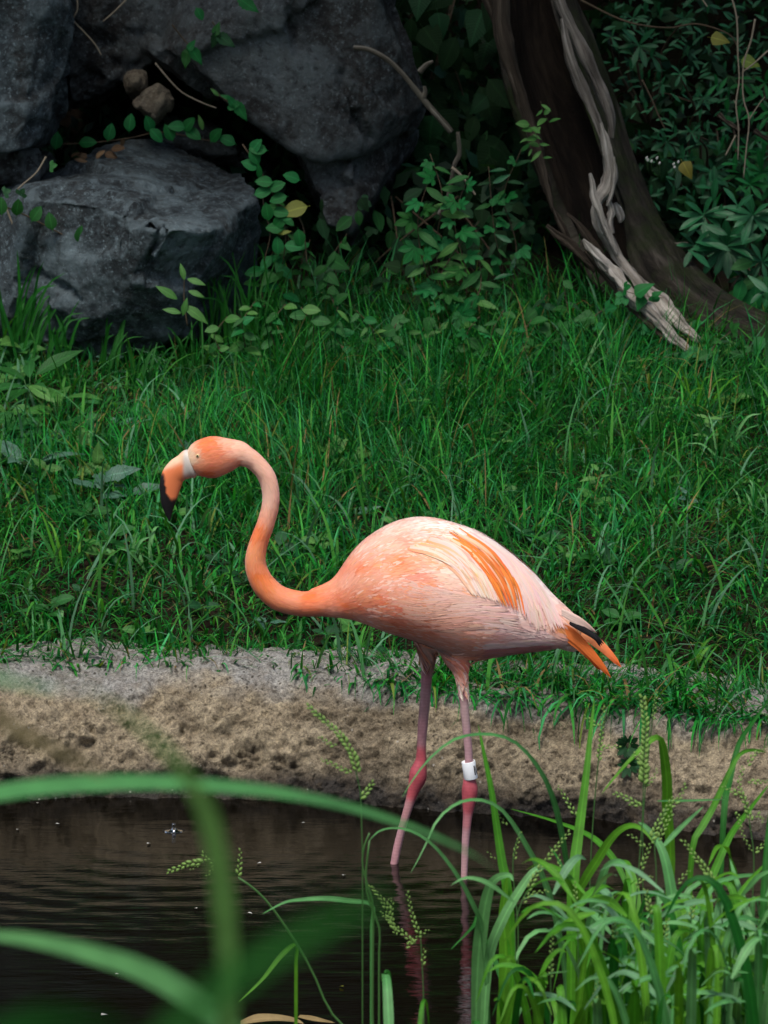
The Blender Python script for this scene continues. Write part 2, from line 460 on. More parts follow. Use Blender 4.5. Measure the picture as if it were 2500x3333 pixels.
def rock_mesh(name, pts, voxel=0.011, amp=0.018, seed=0, cuts=()):
    bm = bmesh.new()
    for p in pts: bm.verts.new(p)
    bmesh.ops.convex_hull(bm, input=bm.verts[:])
    for v in [v for v in bm.verts if not v.link_faces]: bm.verts.remove(v)
    rr = random.Random(seed); size = max((a.co - b.co).length for a in bm.verts for b in bm.verts)
    for _ in range(8):                                           # chip the corners into facets
        n = Vector((rr.gauss(0, 1), rr.gauss(0, 1), rr.gauss(0, 1))).normalized(); h = max(v.co.dot(n) for v in bm.verts)
        bmesh.ops.bisect_plane(bm, geom=bm.verts[:] + bm.edges[:] + bm.faces[:], plane_co=n * (h - size * rr.uniform(.006, .022)), plane_no=n, clear_outer=True)
        bmesh.ops.convex_hull(bm, input=bm.verts[:])
        for v in [v for v in bm.verts if not v.link_faces]: bm.verts.remove(v)
    me = bpy.data.meshes.new(name); bm.to_mesh(me); bm.free()
    out = evaluated(me, [('REMESH', dict(mode='VOXEL', voxel_size=voxel)), ('SMOOTH', dict(factor=0.5, iterations=1))])
    out.name = name
    V, N = coords(out)
    s = 1.0
    d = amp * 0.5 * fbm(V * 4.0 + seed, 4, seed) + amp * 0.45 * np.abs(fbm(V * np.array([9, 9, 14]) + seed, 4, seed + 9)) - amp * 0.25
    d += amp * 0.28 * fbm(V * 40, 3, seed + 20) - amp * 0.5 * np.maximum(0, 0.12 - np.abs(fbm(V * np.array([6, 6, 11]) + 3 * seed, 3, seed + 40))) / 0.12 * smooth(-.1, .2, fbm(V * 3, 2, seed + 50))
    r_ = np.random.default_rng(seed); lo_, hi_ = V.min(0), V.max(0); ns_ = 46
    sd_ = lo_ + (hi_ - lo_) * r_.random((ns_, 3)); nn_ = r_.normal(0, 1, (ns_, 3)); nn_ /= np.linalg.norm(nn_, axis=1)[:, None]
    Vw = V + 0.035 * np.column_stack([fbm(V * 7, 3, seed + 61), fbm(V * 7, 3, seed + 62), fbm(V * 7, 3, seed + 63)])
    cell = np.argmin(((Vw[:, None] - sd_[None]) ** 2 * np.array([1, 1, 1.6])).sum(2), axis=1)      # broken faces, each tilted its own way
    d += np.clip(((V - sd_[cell]) * nn_[cell]).sum(1) * 0.15 + r_.normal(0, amp * .30, ns_)[cell], -1.2 * amp, 0.9 * amp)
    for a, b_, wdt, dep in cuts:                                  # a crack or ledge along a line
        a, b_ = np.array(a), np.array(b_); ab = b_ - a
        t = np.clip(((V - a) @ ab) / (ab @ ab), 0, 1)
        dist = np.linalg.norm((V - (a + t[:, None] * ab)) * np.array([1, .22, 1]), axis=1) + 0.009 * fbm(V * 30, 2, seed + 31)
        d -= dep * smooth(wdt, wdt * 0.2, dist)
    V = V + N * d[:, None]
    out.vertices.foreach_set('co', V.astype(np.float32).ravel())
    out.polygons.foreach_set('use_smooth', [True] * len(out.polygons)); out.update()
    return out
def rock(name, label, pts, mat, cat='boulder', group='boulders stacked behind the bank', **kw):
    o = obj(name, rock_mesh(name, [P(*p) for p in pts], **kw), mat)
    return tag(o, label, cat, group)
rock('boulder', 'slanted dark boulder with a flat bluish top, low on the grass bank',
     [(20, 590, 9.9), (330, 520, 10.05), (470, 448, 10.25), (640, 462, 10.25), (795, 545, 10.05), (868, 632, 9.78), (690, 748, 9.42), (525, 742, 9.33), (310, 650, 9.42), (120, 640, 9.5),
      (-60, 700, 9.7), (-60, 1150, 9.6), (300, 1140, 9.50), (560, 1110, 9.52), (655, 1015, 9.60), (835, 800, 9.92), (820, 1150, 9.9), (300, 1100, 10.3), (800, 900, 10.3), (-60, 700, 10.3)],
     M_ROCK, seed=3, amp=0.02,
     cuts=[(P(300, 618, 9.45), P(430, 700, 9.4), 0.024, 0.045), (P(430, 690, 9.4), P(535, 742, 9.36), 0.020, 0.04), (P(528, 740, 9.36), P(500, 850, 9.4), 0.018, 0.03), (P(400, 540, 9.8), P(640, 650, 9.6), 0.010, 0.010), (P(100, 900, 9.5), P(330, 990, 9.5), 0.014, 0.02)])
rock('boulder', 'huge grey slab boulder with streaked face hanging over a dark gap',
     [(560, 175, 9.95), (700, 120, 9.92), (905, -20, 9.9), (1235, -20, 9.95), (1300, 150, 10.0), (1372, 345, 10.1), (1338, 425, 10.1), (1190, 498, 9.95), (1050, 520, 9.9), (965, 485, 9.9), (905, 372, 9.9), (800, 285, 9.92),
      (690, 240, 9.95), (430, 140, 10.2), (640, -150, 10.1), (1200, -260, 10.2), (700, -260, 10.6), (1330, 300, 10.8), (1000, 450, 10.7), (560, 180, 10.8), (1150, -250, 10.8)],
     M_ROCK2, seed=7, amp=0.018,
     cuts=[(P(1110, 240, 9.93), P(1140, 350, 9.95), 0.010, 0.02), (P(1150, 370, 9.95), P(1195, 445, 9.95), 0.014, 0.035), (P(940, 20, 9.9), P(975, 180, 9.9), 0.010, 0.02), (P(1090, 340, 9.92), P(1120, 375, 9.92), 0.008, 0.012)])
rock('boulder', 'brown lower slab recessed beneath the huge hanging slab boulder',
     [(955, 470, 9.97), (1190, 470, 9.99), (1345, 400, 10.12), (1338, 470, 10.12), (1240, 620, 10.0), (1130, 760, 9.9), (1050, 735, 9.88), (1000, 610, 9.92), (1180, 820, 10.3), (960, 470, 10.6), (1340, 430, 10.7), (1100, 800, 10.6)],
     M_ROCK2, seed=13, amp=0.016)
rock('boulder', 'upright grey boulder cut off by the edge beside the dark recess',
     [(-140, -60, 9.75), (160, -60, 9.7), (212, 0, 9.75), (228, 110, 9.8), (205, 300, 9.78), (180, 420, 9.75), (140, 490, 9.75), (60, 505, 9.7), (-140, 505, 9.7), (-140, -60, 10.4), (210, 0, 10.4), (170, 430, 10.35), (-140, 480, 10.3), (200, -250, 10.1), (-140, -250, 10.0)],
     M_ROCK, seed=19, amp=0.02)
rock('boulder', 'low dark slab wedged under the upright grey boulder',
     [(-140, 505, 9.75), (60, 515, 9.8), (165, 490, 9.85), (175, 540, 9.85), (120, 580, 9.8), (-140, 640, 9.75), (-140, 520, 10.4), (170, 520, 10.4), (160, 600, 10.3)],
     M_ROCK2, seed=23, amp=0.014)
rock('boulder', 'shadowed dark boulder in the recess above two small stones',
     [(200, -60, 10.15), (650, -60, 10.1), (610, 95, 10.1), (540, 175, 10.12), (450, 240, 10.2), (350, 325, 10.2), (225, 350, 10.2), (190, 200, 10.2), (200, -260, 10.3), (650, -260, 10.3), (600, 100, 10.8), (220, 330, 10.8), (620, -200, 10.8), (200, -200, 10.8)],
     M_ROCK2, seed=29, amp=0.02)
rock('boulder', 'dark ledge rock behind the two small stones, top rim of the recess',
     [(500, 420, 10.2), (640, 400, 10.2), (800, 520, 10.2), (560, 440, 10.15), (480, 460, 10.15), (520, 380, 10.6), (820, 420, 10.7), (820, 620, 10.5), (480, 560, 10.5), (1000, 640, 10.6)],
     M_ROCK2, seed=31, amp=0.012)
rock('stone', 'small rounded brown stone half hidden in the boulder recess',
     [(405, 240, 10.12), (440, 222, 10.12), (475, 232, 10.12), (478, 280, 10.1), (455, 312, 10.1), (415, 305, 10.1), (400, 270, 10.12), (440, 265, 10.05), (440, 250, 10.2), (420, 330, 10.2), (480, 330, 10.2)],
     M_ROCK3, cat='stone', group='small stones in the boulder recess', seed=37, voxel=0.006, amp=0.005)
rock('stone', 'pale tan angular stone lodged between the boulders',
     [(425, 330, 10.05), (470, 290, 10.02), (515, 268, 10.04), (545, 285, 10.05), (568, 325, 10.05), (562, 355, 10.02), (505, 392, 9.98), (470, 370, 9.98), (440, 345, 10.0), (530, 320, 9.97), (480, 330, 10.2), (560, 340, 10.2), (520, 280, 10.2), (510, 410, 10.15)],
     M_ROCK3, cat='stone', group='small stones in the boulder recess', seed=43, voxel=0.006, amp=0.006)
for q in (PZ(2475, 2668, 0.03),):
    pts = [q + Vector((0.028 * math.cos(a) * s, 0.02 * math.sin(a) * s, z)) for a in np.linspace(0, 2 * PI, 9) for s, z in ((1, 0), (0.7, 0.018), (0.75, -0.03))]
    o = obj('pebble', rock_mesh('pebble', pts, voxel=0.004, amp=0.002, seed=51), M_ROCK3)
    tag(o, 'smooth pale tan pebble resting at the foot of the kerb', 'pebble')
# darker rock masses that carry the stack on above and beside what the photograph shows
for lab, pts in (
    ('tall rock at the back of the boulder stack, over the recess', [(300, -60, 10.7), (900, -60, 10.7), (880, 600, 10.8), (200, 620, 10.8), (900, -500, 11.2), (200, -500, 11.2), (200, 600, 11.6), (900, 600, 11.6), (900, -400, 11.8), (200, -400, 11.8)]),):
    rock('boulder', lab, pts, M_ROCK2, seed=57, voxel=0.03, amp=0.05)
# ------------------------------------------------------------------ dead hollow tree trunk
S = 2500 / 1659.0
def wood_mat(name, lo, mid, hi, gs=34.0, bumps=0.9, moss=None):
    k = NT(name); uv = k.coord('UV', (gs, 3.0, 1)); co = k.coord('Object')
    g = k.noise(1.0, 7, 0.7, uv, 0.6); g2 = k.noise(2.6, 5, 0.7, uv, 0.3)
    c = k.ramp(g, [(0.36, lo), (0.50, mid), (0.64, hi)])
    c = k.mix(k.ramp(k.noise(7, 5, 0.6, co), [(0.45, (0, 0, 0)), (0.7, (0.6, 0.6, 0.6))]), c, lo)
    if moss: c = k.mix(k.ramp(k.noise(9, 5, 0.65, co), [(0.45, (0, 0, 0)), (0.62, (0.85, 0.85, 0.85))]), c, moss)
    return k.set(c, 0.88, k.bump(g, bumps, 0.02, k.bump(g2, 0.5, 0.008)), 0.15)
M_BARK = wood_mat('weathered_trunk', (0.009, 0.008, 0.006), (0.034, 0.029, 0.023), (0.085, 0.075, 0.062), 22, 1.4, (0.022, 0.034, 0.010))
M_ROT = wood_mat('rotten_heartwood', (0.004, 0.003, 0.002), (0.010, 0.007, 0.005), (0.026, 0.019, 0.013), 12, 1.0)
M_BLEACH = wood_mat('bleached_wood', (0.14, 0.12, 0.10), (0.48, 0.44, 0.39), (0.72, 0.68, 0.62), 7, 1.0)
M_RIM = wood_mat('grey_brown_wood', (0.022, 0.016, 0.011), (0.070, 0.054, 0.040), (0.16, 0.13, 0.10), 7, 1.0)
M_RIDGE = wood_mat('grey_ridge_wood', (0.06, 0.05, 0.042), (0.28, 0.25, 0.215), (0.56, 0.51, 0.46), 7, 1.0)  # palest grain tone raised to paint in highlights of light on the ridge
M_BRANCH = wood_mat('branch_bark', (0.03, 0.026, 0.02), (0.10, 0.09, 0.07), (0.2, 0.19, 0.16), 4, 0.6)
trunk = thing('dead_tree_trunk', P(2250, 1080, 9.75), 'leaning hollow dead tree trunk with bleached splintered rim on its open side', 'tree')
def path_px(pts, Y, n):
    """pts (px, py, half width in photo px[, dY]) as a path with radii."""
    q = catmull([list(p) + [0] * (4 - len(p)) for p in pts], n)
    w = [P(a[0], a[1], Y + a[3]) for a in q]
    return np.array(w), np.array([a[2] * mpp(p) for a, p in zip(q, w)])
c3, r3 = path_px([(1690, -330, 120, 0.25), (1735, -40, 122, 0.2), (1790, 200, 150, 0.15), (1870, 430, 160, 0.1), (1955, 650, 155, 0.0), (2050, 830, 150, -0.1), (2170, 960, 140, -0.2), (2330, 1070, 120, -0.34), (2540, 1150, 105, -0.42), (2800, 1220, 90, -0.4)], 9.85, 110)
T = np.gradient(c3, axis=0); T /= np.linalg.norm(T, axis=1)[:, None]
A = np.cross(T, np.array([0, -1.0, 0])); A /= np.linalg.norm(A, axis=1)[:, None]
A *= np.sign(A[:, 0])[:, None]
B = np.cross(A, T); B *= np.where(B[:, 1] > 0, -1, 1)[:, None]      # B faces the pond
def shell(inner):
    V, uv = [], []; ns = 46
    for i in range(len(c3)):
        t = i / (len(c3) - 1)
        op0 = np.interp(t, [0, 0.3, 0.5, 0.62, 0.72, 1], [62, 58, 62, 92, 110, 118])
        op1 = np.interp(t, [0, 0.3, 0.5, 0.62, 0.72, 1], [158, 160, 165, 160, 128, 119])
        th = np.radians(np.linspace(op1, 360 + op0, ns))
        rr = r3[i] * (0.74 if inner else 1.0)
        pos = np.column_stack([np.cos(th), np.sin(th), np.full(ns, t * 3.0)])
        d = 0.16 * fbm(pos * np.array([2.2, 2.2, 1.5]) + 5, 4, 81) + 0.10 * fbm(pos * np.array([9, 9, 1.2]), 3, 85)
        rr = rr * (1 + d)
        V.append(c3[i] + rr[:, None] * (np.cos(th)[:, None] * A[i] + 0.85 * np.sin(th)[:, None] * B[i]))
        uv.append(np.column_stack([th / (2 * PI), np.full(ns, t * 2.4)]))
    return np.array(V), np.array(uv)
Vo, uo = shell(False); Vi, ui = shell(True)
nr, ns = Vo.shape[:2]
def grid_faces(flip=False, off=0):
    f = [(i * ns + j + off, i * ns + j + 1 + off, (i + 1) * ns + j + 1 + off, (i + 1) * ns + j + off) for i in range(nr - 1) for j in range(ns - 1)]
    return [q[::-1] for q in f] if flip else f
rim = []
for j in (0, ns - 1):
    rim += [(i * ns + j, (i + 1) * ns + j, (i + 1) * ns + j + nr * ns, i * ns + j + nr * ns) for i in range(nr - 1)]
VV = np.vstack([Vo.reshape(-1, 3), Vi.reshape(-1, 3)]); UU = np.vstack([uo.reshape(-1, 2), ui.reshape(-1, 2)])
me = mesh('trunk', VV, grid_faces() + grid_faces(True, nr * ns) + rim, UU)
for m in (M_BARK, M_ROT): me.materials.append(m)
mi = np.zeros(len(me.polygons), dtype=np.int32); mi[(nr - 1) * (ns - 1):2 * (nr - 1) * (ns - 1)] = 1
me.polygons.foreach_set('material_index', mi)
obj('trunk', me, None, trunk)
def strip_px(pts, Y, n=40, nseg=12, flat=0.6, jag=0.5, seed=0):
    p, r = path_px(pts, Y, n)
    return tube(p, np.maximum(r, 0.0004), nseg, flat, jag=jag, seed=seed)
def splinter(name, pts, Y, mat, label=None, **kw):
    o = obj(name, mesh(name, *strip_px(pts, Y, **kw)), mat, trunk)
    if label: o['label'] = label
    return o
ridge = 'bleached wood ridge along the open side of the trunk'
splinter('wood_ridge', [(1800, -120, 14), (1822, 0, 17), (1862, 90, 15), (1900, 170, 21), (1935, 250, 17), (1965, 320, 21), (1985, 390, 15), (1990, 450, 10)], 9.67, M_RIDGE, 'grey wood ridge along the upper trunk rim', n=70, seed=1)
splinter('wood_ridge', [(1830, 60, 8), (1850, 160, 16), (1890, 270, 17), (1925, 350, 17), (1955, 430, 12), (1965, 470, 8)], 9.63, M_RIDGE, 'grey wood ridge along the upper trunk rim', n=60, seed=4)
splinter('wood_ridge', [(1955, 400, 5), (1968, 450, 12), (1978, 520, 16), (1985, 570, 19), (1972, 615, 20), (1950, 650, 17), (1945, 690, 17), (1962, 740, 19), (1985, 790, 17), (2018, 845, 16), (2050, 885, 15, -.04), (2085, 925, 19, -.08), (2130, 975, 24, -.12), (2175, 1030, 26, -.17), (2225, 1075, 20, -.22), (2275, 1110, 10, -.26)], 9.6, M_BLEACH, ridge, n=110, jag=0.8, seed=2)
splinter('splinter', [(1998, 510, 4), (2000, 560, 8), (1998, 595, 7), (1988, 640, 7), (1975, 670, 4)], 9.57, M_BLEACH, jag=0.6, seed=3)
splinter('splinter', [(1921, 564, 4), (1928, 600, 9), (1932, 640, 12), (1945, 672, 13), (1962, 720, 12), (1985, 775, 9), (2010, 830, 6)], 9.57, M_BLEACH, seed=5, jag=0.6)
splinter('splinter', [(1980, 650, 6), (1990, 690, 11), (1985, 720, 10), (1995, 760, 6)], 9.58, M_BLEACH, jag=0.6, seed=6)
splinter('splinter', [(1897, 780, 4), (1920, 806, 12), (1950, 840, 17), (1990, 880, 20), (2030, 925, 21, -.04), (2075, 975, 22, -.08), (2120, 1020, 21, -.11), (2165, 1065, 20, -.14), (2205, 1110, 15, -.17), (2250, 1150, 8, -.2)], 9.5, M_BLEACH, 'long bleached splinter split off below the ridge', n=90, jag=0.85, seed=8)
splinter('splinter', [(1905, 815, 5), (1940, 860, 9), (1990, 920, 10), (2060, 1000, 12, -.08), (2120, 1060, 10, -.13), (2180, 1120, 5, -.18)], 9.52, M_RIM, jag=0.7, seed=9)
splinter('splinter', [(1778, 735, 6), (1815, 765, 12), (1850, 790, 15), (1890, 830, 16), (1940, 880, 12)], 9.62, M_RIM, 'dark brown splinter at the foot of the hollow', seed=10, jag=0.7)
splinter('splinter', [(1800, 675, 5), (1818, 715, 10), (1835, 750, 12), (1850, 790, 8)], 9.66, M_RIM, 'dark brown splinter at the foot of the hollow', seed=11, jag=0.7)
splinter('splinter', [(1845, 695, 4), (1880, 728, 9), (1910, 770, 12), (1955, 830, 12), (2000, 890, 6)], 9.6, M_RIM, 'dark brown splinter at the foot of the hollow', seed=12, jag=0.7)
splinter('wood_rim', [(1632, -100, 26), (1628, 60, 28), (1645, 150, 26), (1672, 240, 20), (1700, 330, 19), (1728, 420, 20), (1748, 500, 19), (1768, 570, 17), (1785, 630, 12), (1800, 690, 5)], 9.72, M_RIM, 'brown outer rim of the hollow', n=80, seed=14, jag=0.5)
splinter('wood_rim', [(1560, -60, 20), (1610, 60, 14), (1625, 110, 8)], 9.75, M_RIM, seed=15)
splinter('wood_knot', [(2002, 660, 6), (2012, 685, 13), (2020, 705, 12), (2018, 725, 5)], 9.63, M_BLEACH, 'pale knot on the mossy trunk side', seed=16, jag=0.3)
splinter('branch_stub', [(2130, 798, 14), (2170, 802, 15), (2215, 800, 13), (2240, 798, 9)], 9.72, M_BRANCH, seed=17, flat=1.0, jag=0.3)

# ------------------------------------------------------------------ flamingo
Y0 = 7.215
def C4(x, y): return 400 + x * 0.48222, 1350 + y * 0.48222
def C5(x, y): return 1050 + x * 0.63291, 1600 + y * 0.63291
def C6(x, y): return 1100 + x * 0.42949, 2050 + y * 0.42949
bird = thing('flamingo', PZ(1400, 2838, 0.0), 'pink and orange flamingo wading with its head lowered, white band on one leg', 'flamingo')
pieces = []
def loft_px(pts, n, cv=None, ratio=1.0, nseg=26, dY=0.0):
    """pts (px, py, half width px, lateral/vertical ratio, Y offset); rings square to the path in the bird's own side plane."""
    q = catmull(pts, n); X = np.array([P(a[0], a[1], Y0 + a[4]) for a in q])
    r = np.array([a[2] * mpp(p) for a, p in zip(q, X)])
    T = np.gradient(X, axis=0); T[:, 1] *= 0.5; T /= np.linalg.norm(T, axis=1)[:, None]
    A = np.cross(T, np.array([0, 1.0, 0])); A /= np.linalg.norm(A, axis=1)[:, None]
    L = np.cross(A, T)
    th = np.linspace(0, 2 * PI, nseg, endpoint=False)
    V = X[:, None] + r[:, None, None] * (np.cos(th)[None, :, None] * A[:, None] + q[:, 3][:, None, None] * np.sin(th)[None, :, None] * L[:, None])
    m = len(q)
    F = [(i * nseg + j, i * nseg + (j + 1) % nseg, (i + 1) * nseg + (j + 1) % nseg, (i + 1) * nseg + j) for i in range(m - 1) for j in range(nseg)]
    F += [tuple(range(nseg))[::-1], tuple((m - 1) * nseg + j for j in range(nseg))]
    return V.reshape(-1, 3), F
J = Join()
neck = [(465, 335, 88, .72), (500, 318, 116, .68), (540, 302, 136, .66), (620, 283, 143, .68), (700, 272, 121, .76), (780, 262, 90, .9), (835, 284, 72, 1), (895, 322, 62, 1), (968, 412, 61, 1), (998, 520, 59, 1), (994, 620, 59, 1), (962, 742, 60, 1),
        (918, 860, 63, 1), (894, 980, 70, 1), (914, 1080, 76, 1), (965, 1163, 82, 1), (1057, 1240, 86, 1), (1200, 1275, 85, 1), (1330, 1270, 93, 1), (1430, 1245, 118, .95), (1520, 1220, 160, .85)]
neck_px = [(*C4(a, b), c * 0.48222, d, 0.0) for a, b, c, d in neck]
J.add(*loft_px(neck_px, 110))
st = [(-60, 500, 628, .014), (0, 478, 641, .020), (60, 440, 644, .029), (130, 342, 650, .048), (200, 264, 664, .068), (300, 196, 698, .092), (400, 154, 730, .101), (500, 138, 762, .105), (600, 148, 802, .105), (700, 176, 842, .102), (800, 214, 852, .096),
      (900, 274, 838, .086), (1000, 350, 824, .072), (1100, 440, 814, .058), (1180, 530, 802, .047), (1260, 604, 788, .034), (1310, 655, 784, .022), (1345, 700, 776, .006)]
sq = catmull(st, 70); nseg = 40; th = np.linspace(0, 2 * PI, nseg, endpoint=False); V = []
for a in sq:
    xt, yt = C5(a[0], a[1]); xb, yb = C5(a[0], a[2])
    pt, pb = P(xt, yt, Y0), P(xb, yb, Y0); cz, hz = (pt.z + pb.z) / 2, (pt.z - pb.z) / 2
    s = np.sin(th); cshape = np.sign(np.cos(th)) * np.abs(np.cos(th)) ** 0.92
    V.append(np.column_stack([np.full(nseg, (pt.x + pb.x) / 2), Y0 + a[3] * cshape * (1 - 0.16 * s), cz + hz * s]))
V = np.vstack(V); m = len(sq)
J.add(V, [(i * nseg + j, i * nseg + (j + 1) % nseg, (i + 1) * nseg + (j + 1) % nseg, (i + 1) * nseg + j) for i in range(m - 1) for j in range(nseg)] + [tuple(range(nseg))[::-1], tuple((m - 1) * nseg + j for j in range(nseg))])
def cp5(l): return [(*C5(a, b), c * 0.63291, d, e) for a, b, c, d, e in l]
def cp6(l): return [(*C6(a, b), c * 0.42949, d, e) for a, b, c, d, e in l]
for sgn in (-1, 1):                                                   # folded wing mass, both sides
    J.add(*loft_px(cp5([(440, 560, 40, .45, sgn * .062), (560, 575, 84, .40, sgn * .072), (720, 592, 98, .40, sgn * .076), (880, 612, 96, .42, sgn * .069), (990, 640, 80, .42, sgn * .055), (1040, 665, 50, .36, sgn * .036)]), 30))
    J.add(*loft_px(cp5([(860, 790, 42, .5, sgn * .03), (960, 770, 44, .5, sgn * .034), (1080, 752, 34, .5, sgn * .028), (1180, 748, 24, .5, sgn * .018), (1215, 748, 8, .5, sgn * .012)]), 20))
J.add(*loft_px(cp5([(690, 690, 130, .42, -.045), (688, 790, 106, .5, -.045), (694, 860, 72, .62, -.045), (708, 905, 46, .8, -.045), (716, 940, 30, 1, -.045), (720, 955, 24, 1, -.045)]), 26))
J.add(*loft_px(cp5([(560, 690, 130, .42, .045), (546, 770, 84, .5, .045), (540, 830, 50, .7, .045), (538, 868, 36, 1, .045), (538, 884, 30, 1, .045)]), 26))
far_leg = cp6([(690, 160, 44, 1, .045), (680, 240, 45, 1, .045), (665, 480, 42, 1, .045), (645, 700, 40, 1, .045), (632, 900, 37, 1, .045), (630, 990, 45, 1, .045), (612, 1070, 66, 1, .045), (602, 1130, 68, 1, .045), (572, 1220, 46, 1, .045), (535, 1340, 36, 1, .046), (490, 1490, 32, 1, .047), (450, 1650, 32, 1, .048), (425, 1780, 31, 1, .048)])
near_leg = cp6([(935, 270, 40, 1, -.045), (940, 350, 38, 1, -.045), (950, 500, 36, 1, -.045), (970, 700, 34, 1, -.045), (988, 900, 33, 1, -.045), (996, 1060, 36, 1, -.045), (998, 1140, 50, 1, -.045), (1000, 1210, 63, 1, -.045), (994, 1290, 56, 1, -.045), (985, 1390, 40, 1, -.045), (975, 1500, 34, 1, -.045), (965, 1650, 30, 1, -.045), (957, 1860, 28, 1, -.045)])
for leg in (far_leg, near_leg):
    q = list(leg); a, b = q[-2], q[-1]
    for t in (1.0, 2.0): q.append((b[0] + (b[0] - a[0]) * t, b[1] + (b[1] - a[1]) * t, b[2], 1, b[4]))   # on down to the bed
    J.add(*loft_px(q, 90, nseg=16))
raw = J.mesh('flamingo_body')
body_me = evaluated(raw, [('REMESH', dict(mode='VOXEL', voxel_size=0.0027)), ('SMOOTH', dict(factor=0.5, iterations=5))])
body_me.name = 'body'
BV, BN = coords(body_me)
_o = P(1250, 1666.5, Y0)
def side_px(V):
    """the bird's own side plane, in the units it was measured in"""
    x, z = V[:, 0], V[:, 2]
    dy, dz = Y0, z - CAM_H
    dep = dy * _cp - dz * _sp
    return np.column_stack([1250 + x / dep / KPX, 1666.5 - (dy * _sp + dz * _cp) / dep / KPX])
paint = [(C5(*p), c) for p, c in (
    ((0, 560), (.82, .32, .18)), ((60, 560), (.82, .30, .17)), ((60, 470), (.82, .33, .19)), ((130, 420), (.83, .38, .25)), ((130, 600), (.78, .25, .13)), ((200, 290), (.86, .58, .48)), ((200, 400), (.83, .42, .28)),
    ((220, 500), (.80, .31, .18)), ((220, 620), (.79, .29, .18)), ((300, 215), (.87, .60, .50)), ((300, 340), (.85, .46, .30)), ((300, 450), (.82, .42, .31)), ((300, 560), (.80, .35, .24)), ((300, 660), (.80, .30, .18)),
    ((400, 155), (.90, .74, .68)), ((400, 270), (.88, .58, .42)), ((400, 400), (.86, .54, .44)), ((400, 520), (.83, .38, .23)), ((400, 640), (.83, .37, .24)), ((550, 142), (.92, .80, .75)), ((550, 250), (.88, .60, .42)),
    ((550, 350), (.89, .66, .52)), ((550, 450), (.87, .62, .53)), ((550, 550), (.84, .47, .33)), ((550, 700), (.84, .42, .29)), ((700, 180), (.92, .80, .75)), ((700, 400), (.88, .62, .49)), ((700, 520), (.88, .66, .60)),
    ((700, 650), (.86, .48, .36)), ((700, 780), (.84, .42, .29)), ((850, 260), (.92, .80, .76)), ((900, 600), (.88, .68, .65)), ((900, 690), (.86, .52, .46)), ((800, 830), (.64, .20, .18)), ((900, 805), (.62, .18, .18)), ((700, 822), (.78, .36, .28)), ((850, 770), (.78, .40, .34)),
    ((1000, 792), (.72, .28, .26)), ((1050, 400), (.92, .80, .76)), ((1100, 600), (.90, .68, .60)), ((1180, 740), (.86, .54, .46)), ((1060, 750), (.84, .50, .46)), ((1250, 700), (.82, .38, .14)), ((1250, 780), (.86, .66, .58)),
    ((530, 800), (.62, .36, .30)), ((545, 860), (.55, .36, .30)), ((690, 870), (.82, .60, .52)), ((720, 925), (.82, .66, .58)))]
paint += [(C4(*p), c) for p, c in (((850, 280), (.86, .55, .42)), ((760, 215), (.86, .52, .38)), ((975, 430), (.86, .56, .44)), ((1000, 560), (.86, .54, .42)), ((985, 680), (.83, .42, .29)), ((930, 800), (.81, .29, .14)), ((893, 940), (.83, .36, .18)),
    ((890, 1040), (.80, .27, .11)), ((960, 1160), (.82, .31, .14)), ((1080, 1240), (.80, .27, .12)), ((1200, 1270), (.82, .31, .17)), ((1350, 1265), (.81, .29, .16)), ((560, 210), (.78, .27, .13)), ((560, 390), (.75, .22, .10)), ((640, 280), (.79, .30, .17)),
    ((700, 200), (.83, .44, .30)), ((740, 320), (.79, .32, .20)), ((430, 340), (.66, .62, .57)), ((465, 290), (.74, .62, .45)), ((455, 410), (.76, .42, .26)), ((500, 330), (.76, .34, .2)))]
leg_paint = [(C6(*p), c) for p, c in (((675, 330), (.36, .15, .17)), ((655, 600), (.38, .21, .22)), ((640, 850), (.40, .20, .22)), ((625, 1020), (.48, .09, .11)), ((600, 1140), (.40, .07, .09)), ((560, 1250), (.48, .09, .11)), ((510, 1420), (.44, .22, .23)), ((440, 1700), (.46, .24, .26)),
    ((940, 380), (.40, .15, .20)), ((955, 560), (.42, .28, .28)), ((980, 820), (.42, .25, .27)), ((1000, 1170), (.40, .075, .095)), ((995, 1270), (.42, .085, .105)), ((985, 1390), (.42, .16, .18)), ((970, 1500), (.44, .25, .27)), ((965, 1700), (.44, .26, .27)), ((480, 1560), (.43, .24, .26)), ((955, 1850), (.46, .27, .27)), ((400, 2050), (.25, .14, .14)), ((940, 2100), (.25, .14, .14)))]
PP = np.array([p for p, c in paint]); PC = np.array([c for p, c in paint])
LP = np.array([p for p, c in leg_paint]); LC = np.array([c for p, c in leg_paint])
def idw(q, p, c, pw=4.0):
    d2 = ((q[:, None, :] - p[None]) ** 2).sum(2) + 60.0
    w = d2 ** (-pw / 2)
    return (w[:, :, None] * c[None]).sum(1) / w.sum(1)[:, None]
def plumage(V, jit=1.0):
    q = side_px(V)
    wob = np.column_stack([fbm(V * 22, 3, 101), fbm(V * 22, 3, 103)]) * 16 * jit
    c = idw(q + wob, PP, PC)
    mot = fbm(V * np.array([24, 30, 40]), 3, 107)[:, None] * jit
    warm = np.array([-.0, -.16, -.15]); pale = np.array([.03, .16, .16])
    c = c * np.array([.90, .77, .72]) ** np.interp(V[:, 0], [P(*C5(500, 0), Y0).x, P(*C5(1000, 0), Y0).x], [1.0, .45])[:, None]
    return np.clip(c + np.where(mot > 0, mot * pale, -mot * warm) * np.interp(V[:, 0], [P(*C5(20, 0), Y0).x, P(*C5(160, 0), Y0).x], [.55, 1.2])[:, None], 0.03, 0.93)
leg_y = np.interp(side_px(BV)[:, 0], [C5(620, 0)[0] - 1, C5(620, 0)[0] + 1], [C5(0, 874)[1], C5(0, 944)[1]])
q = side_px(BV)
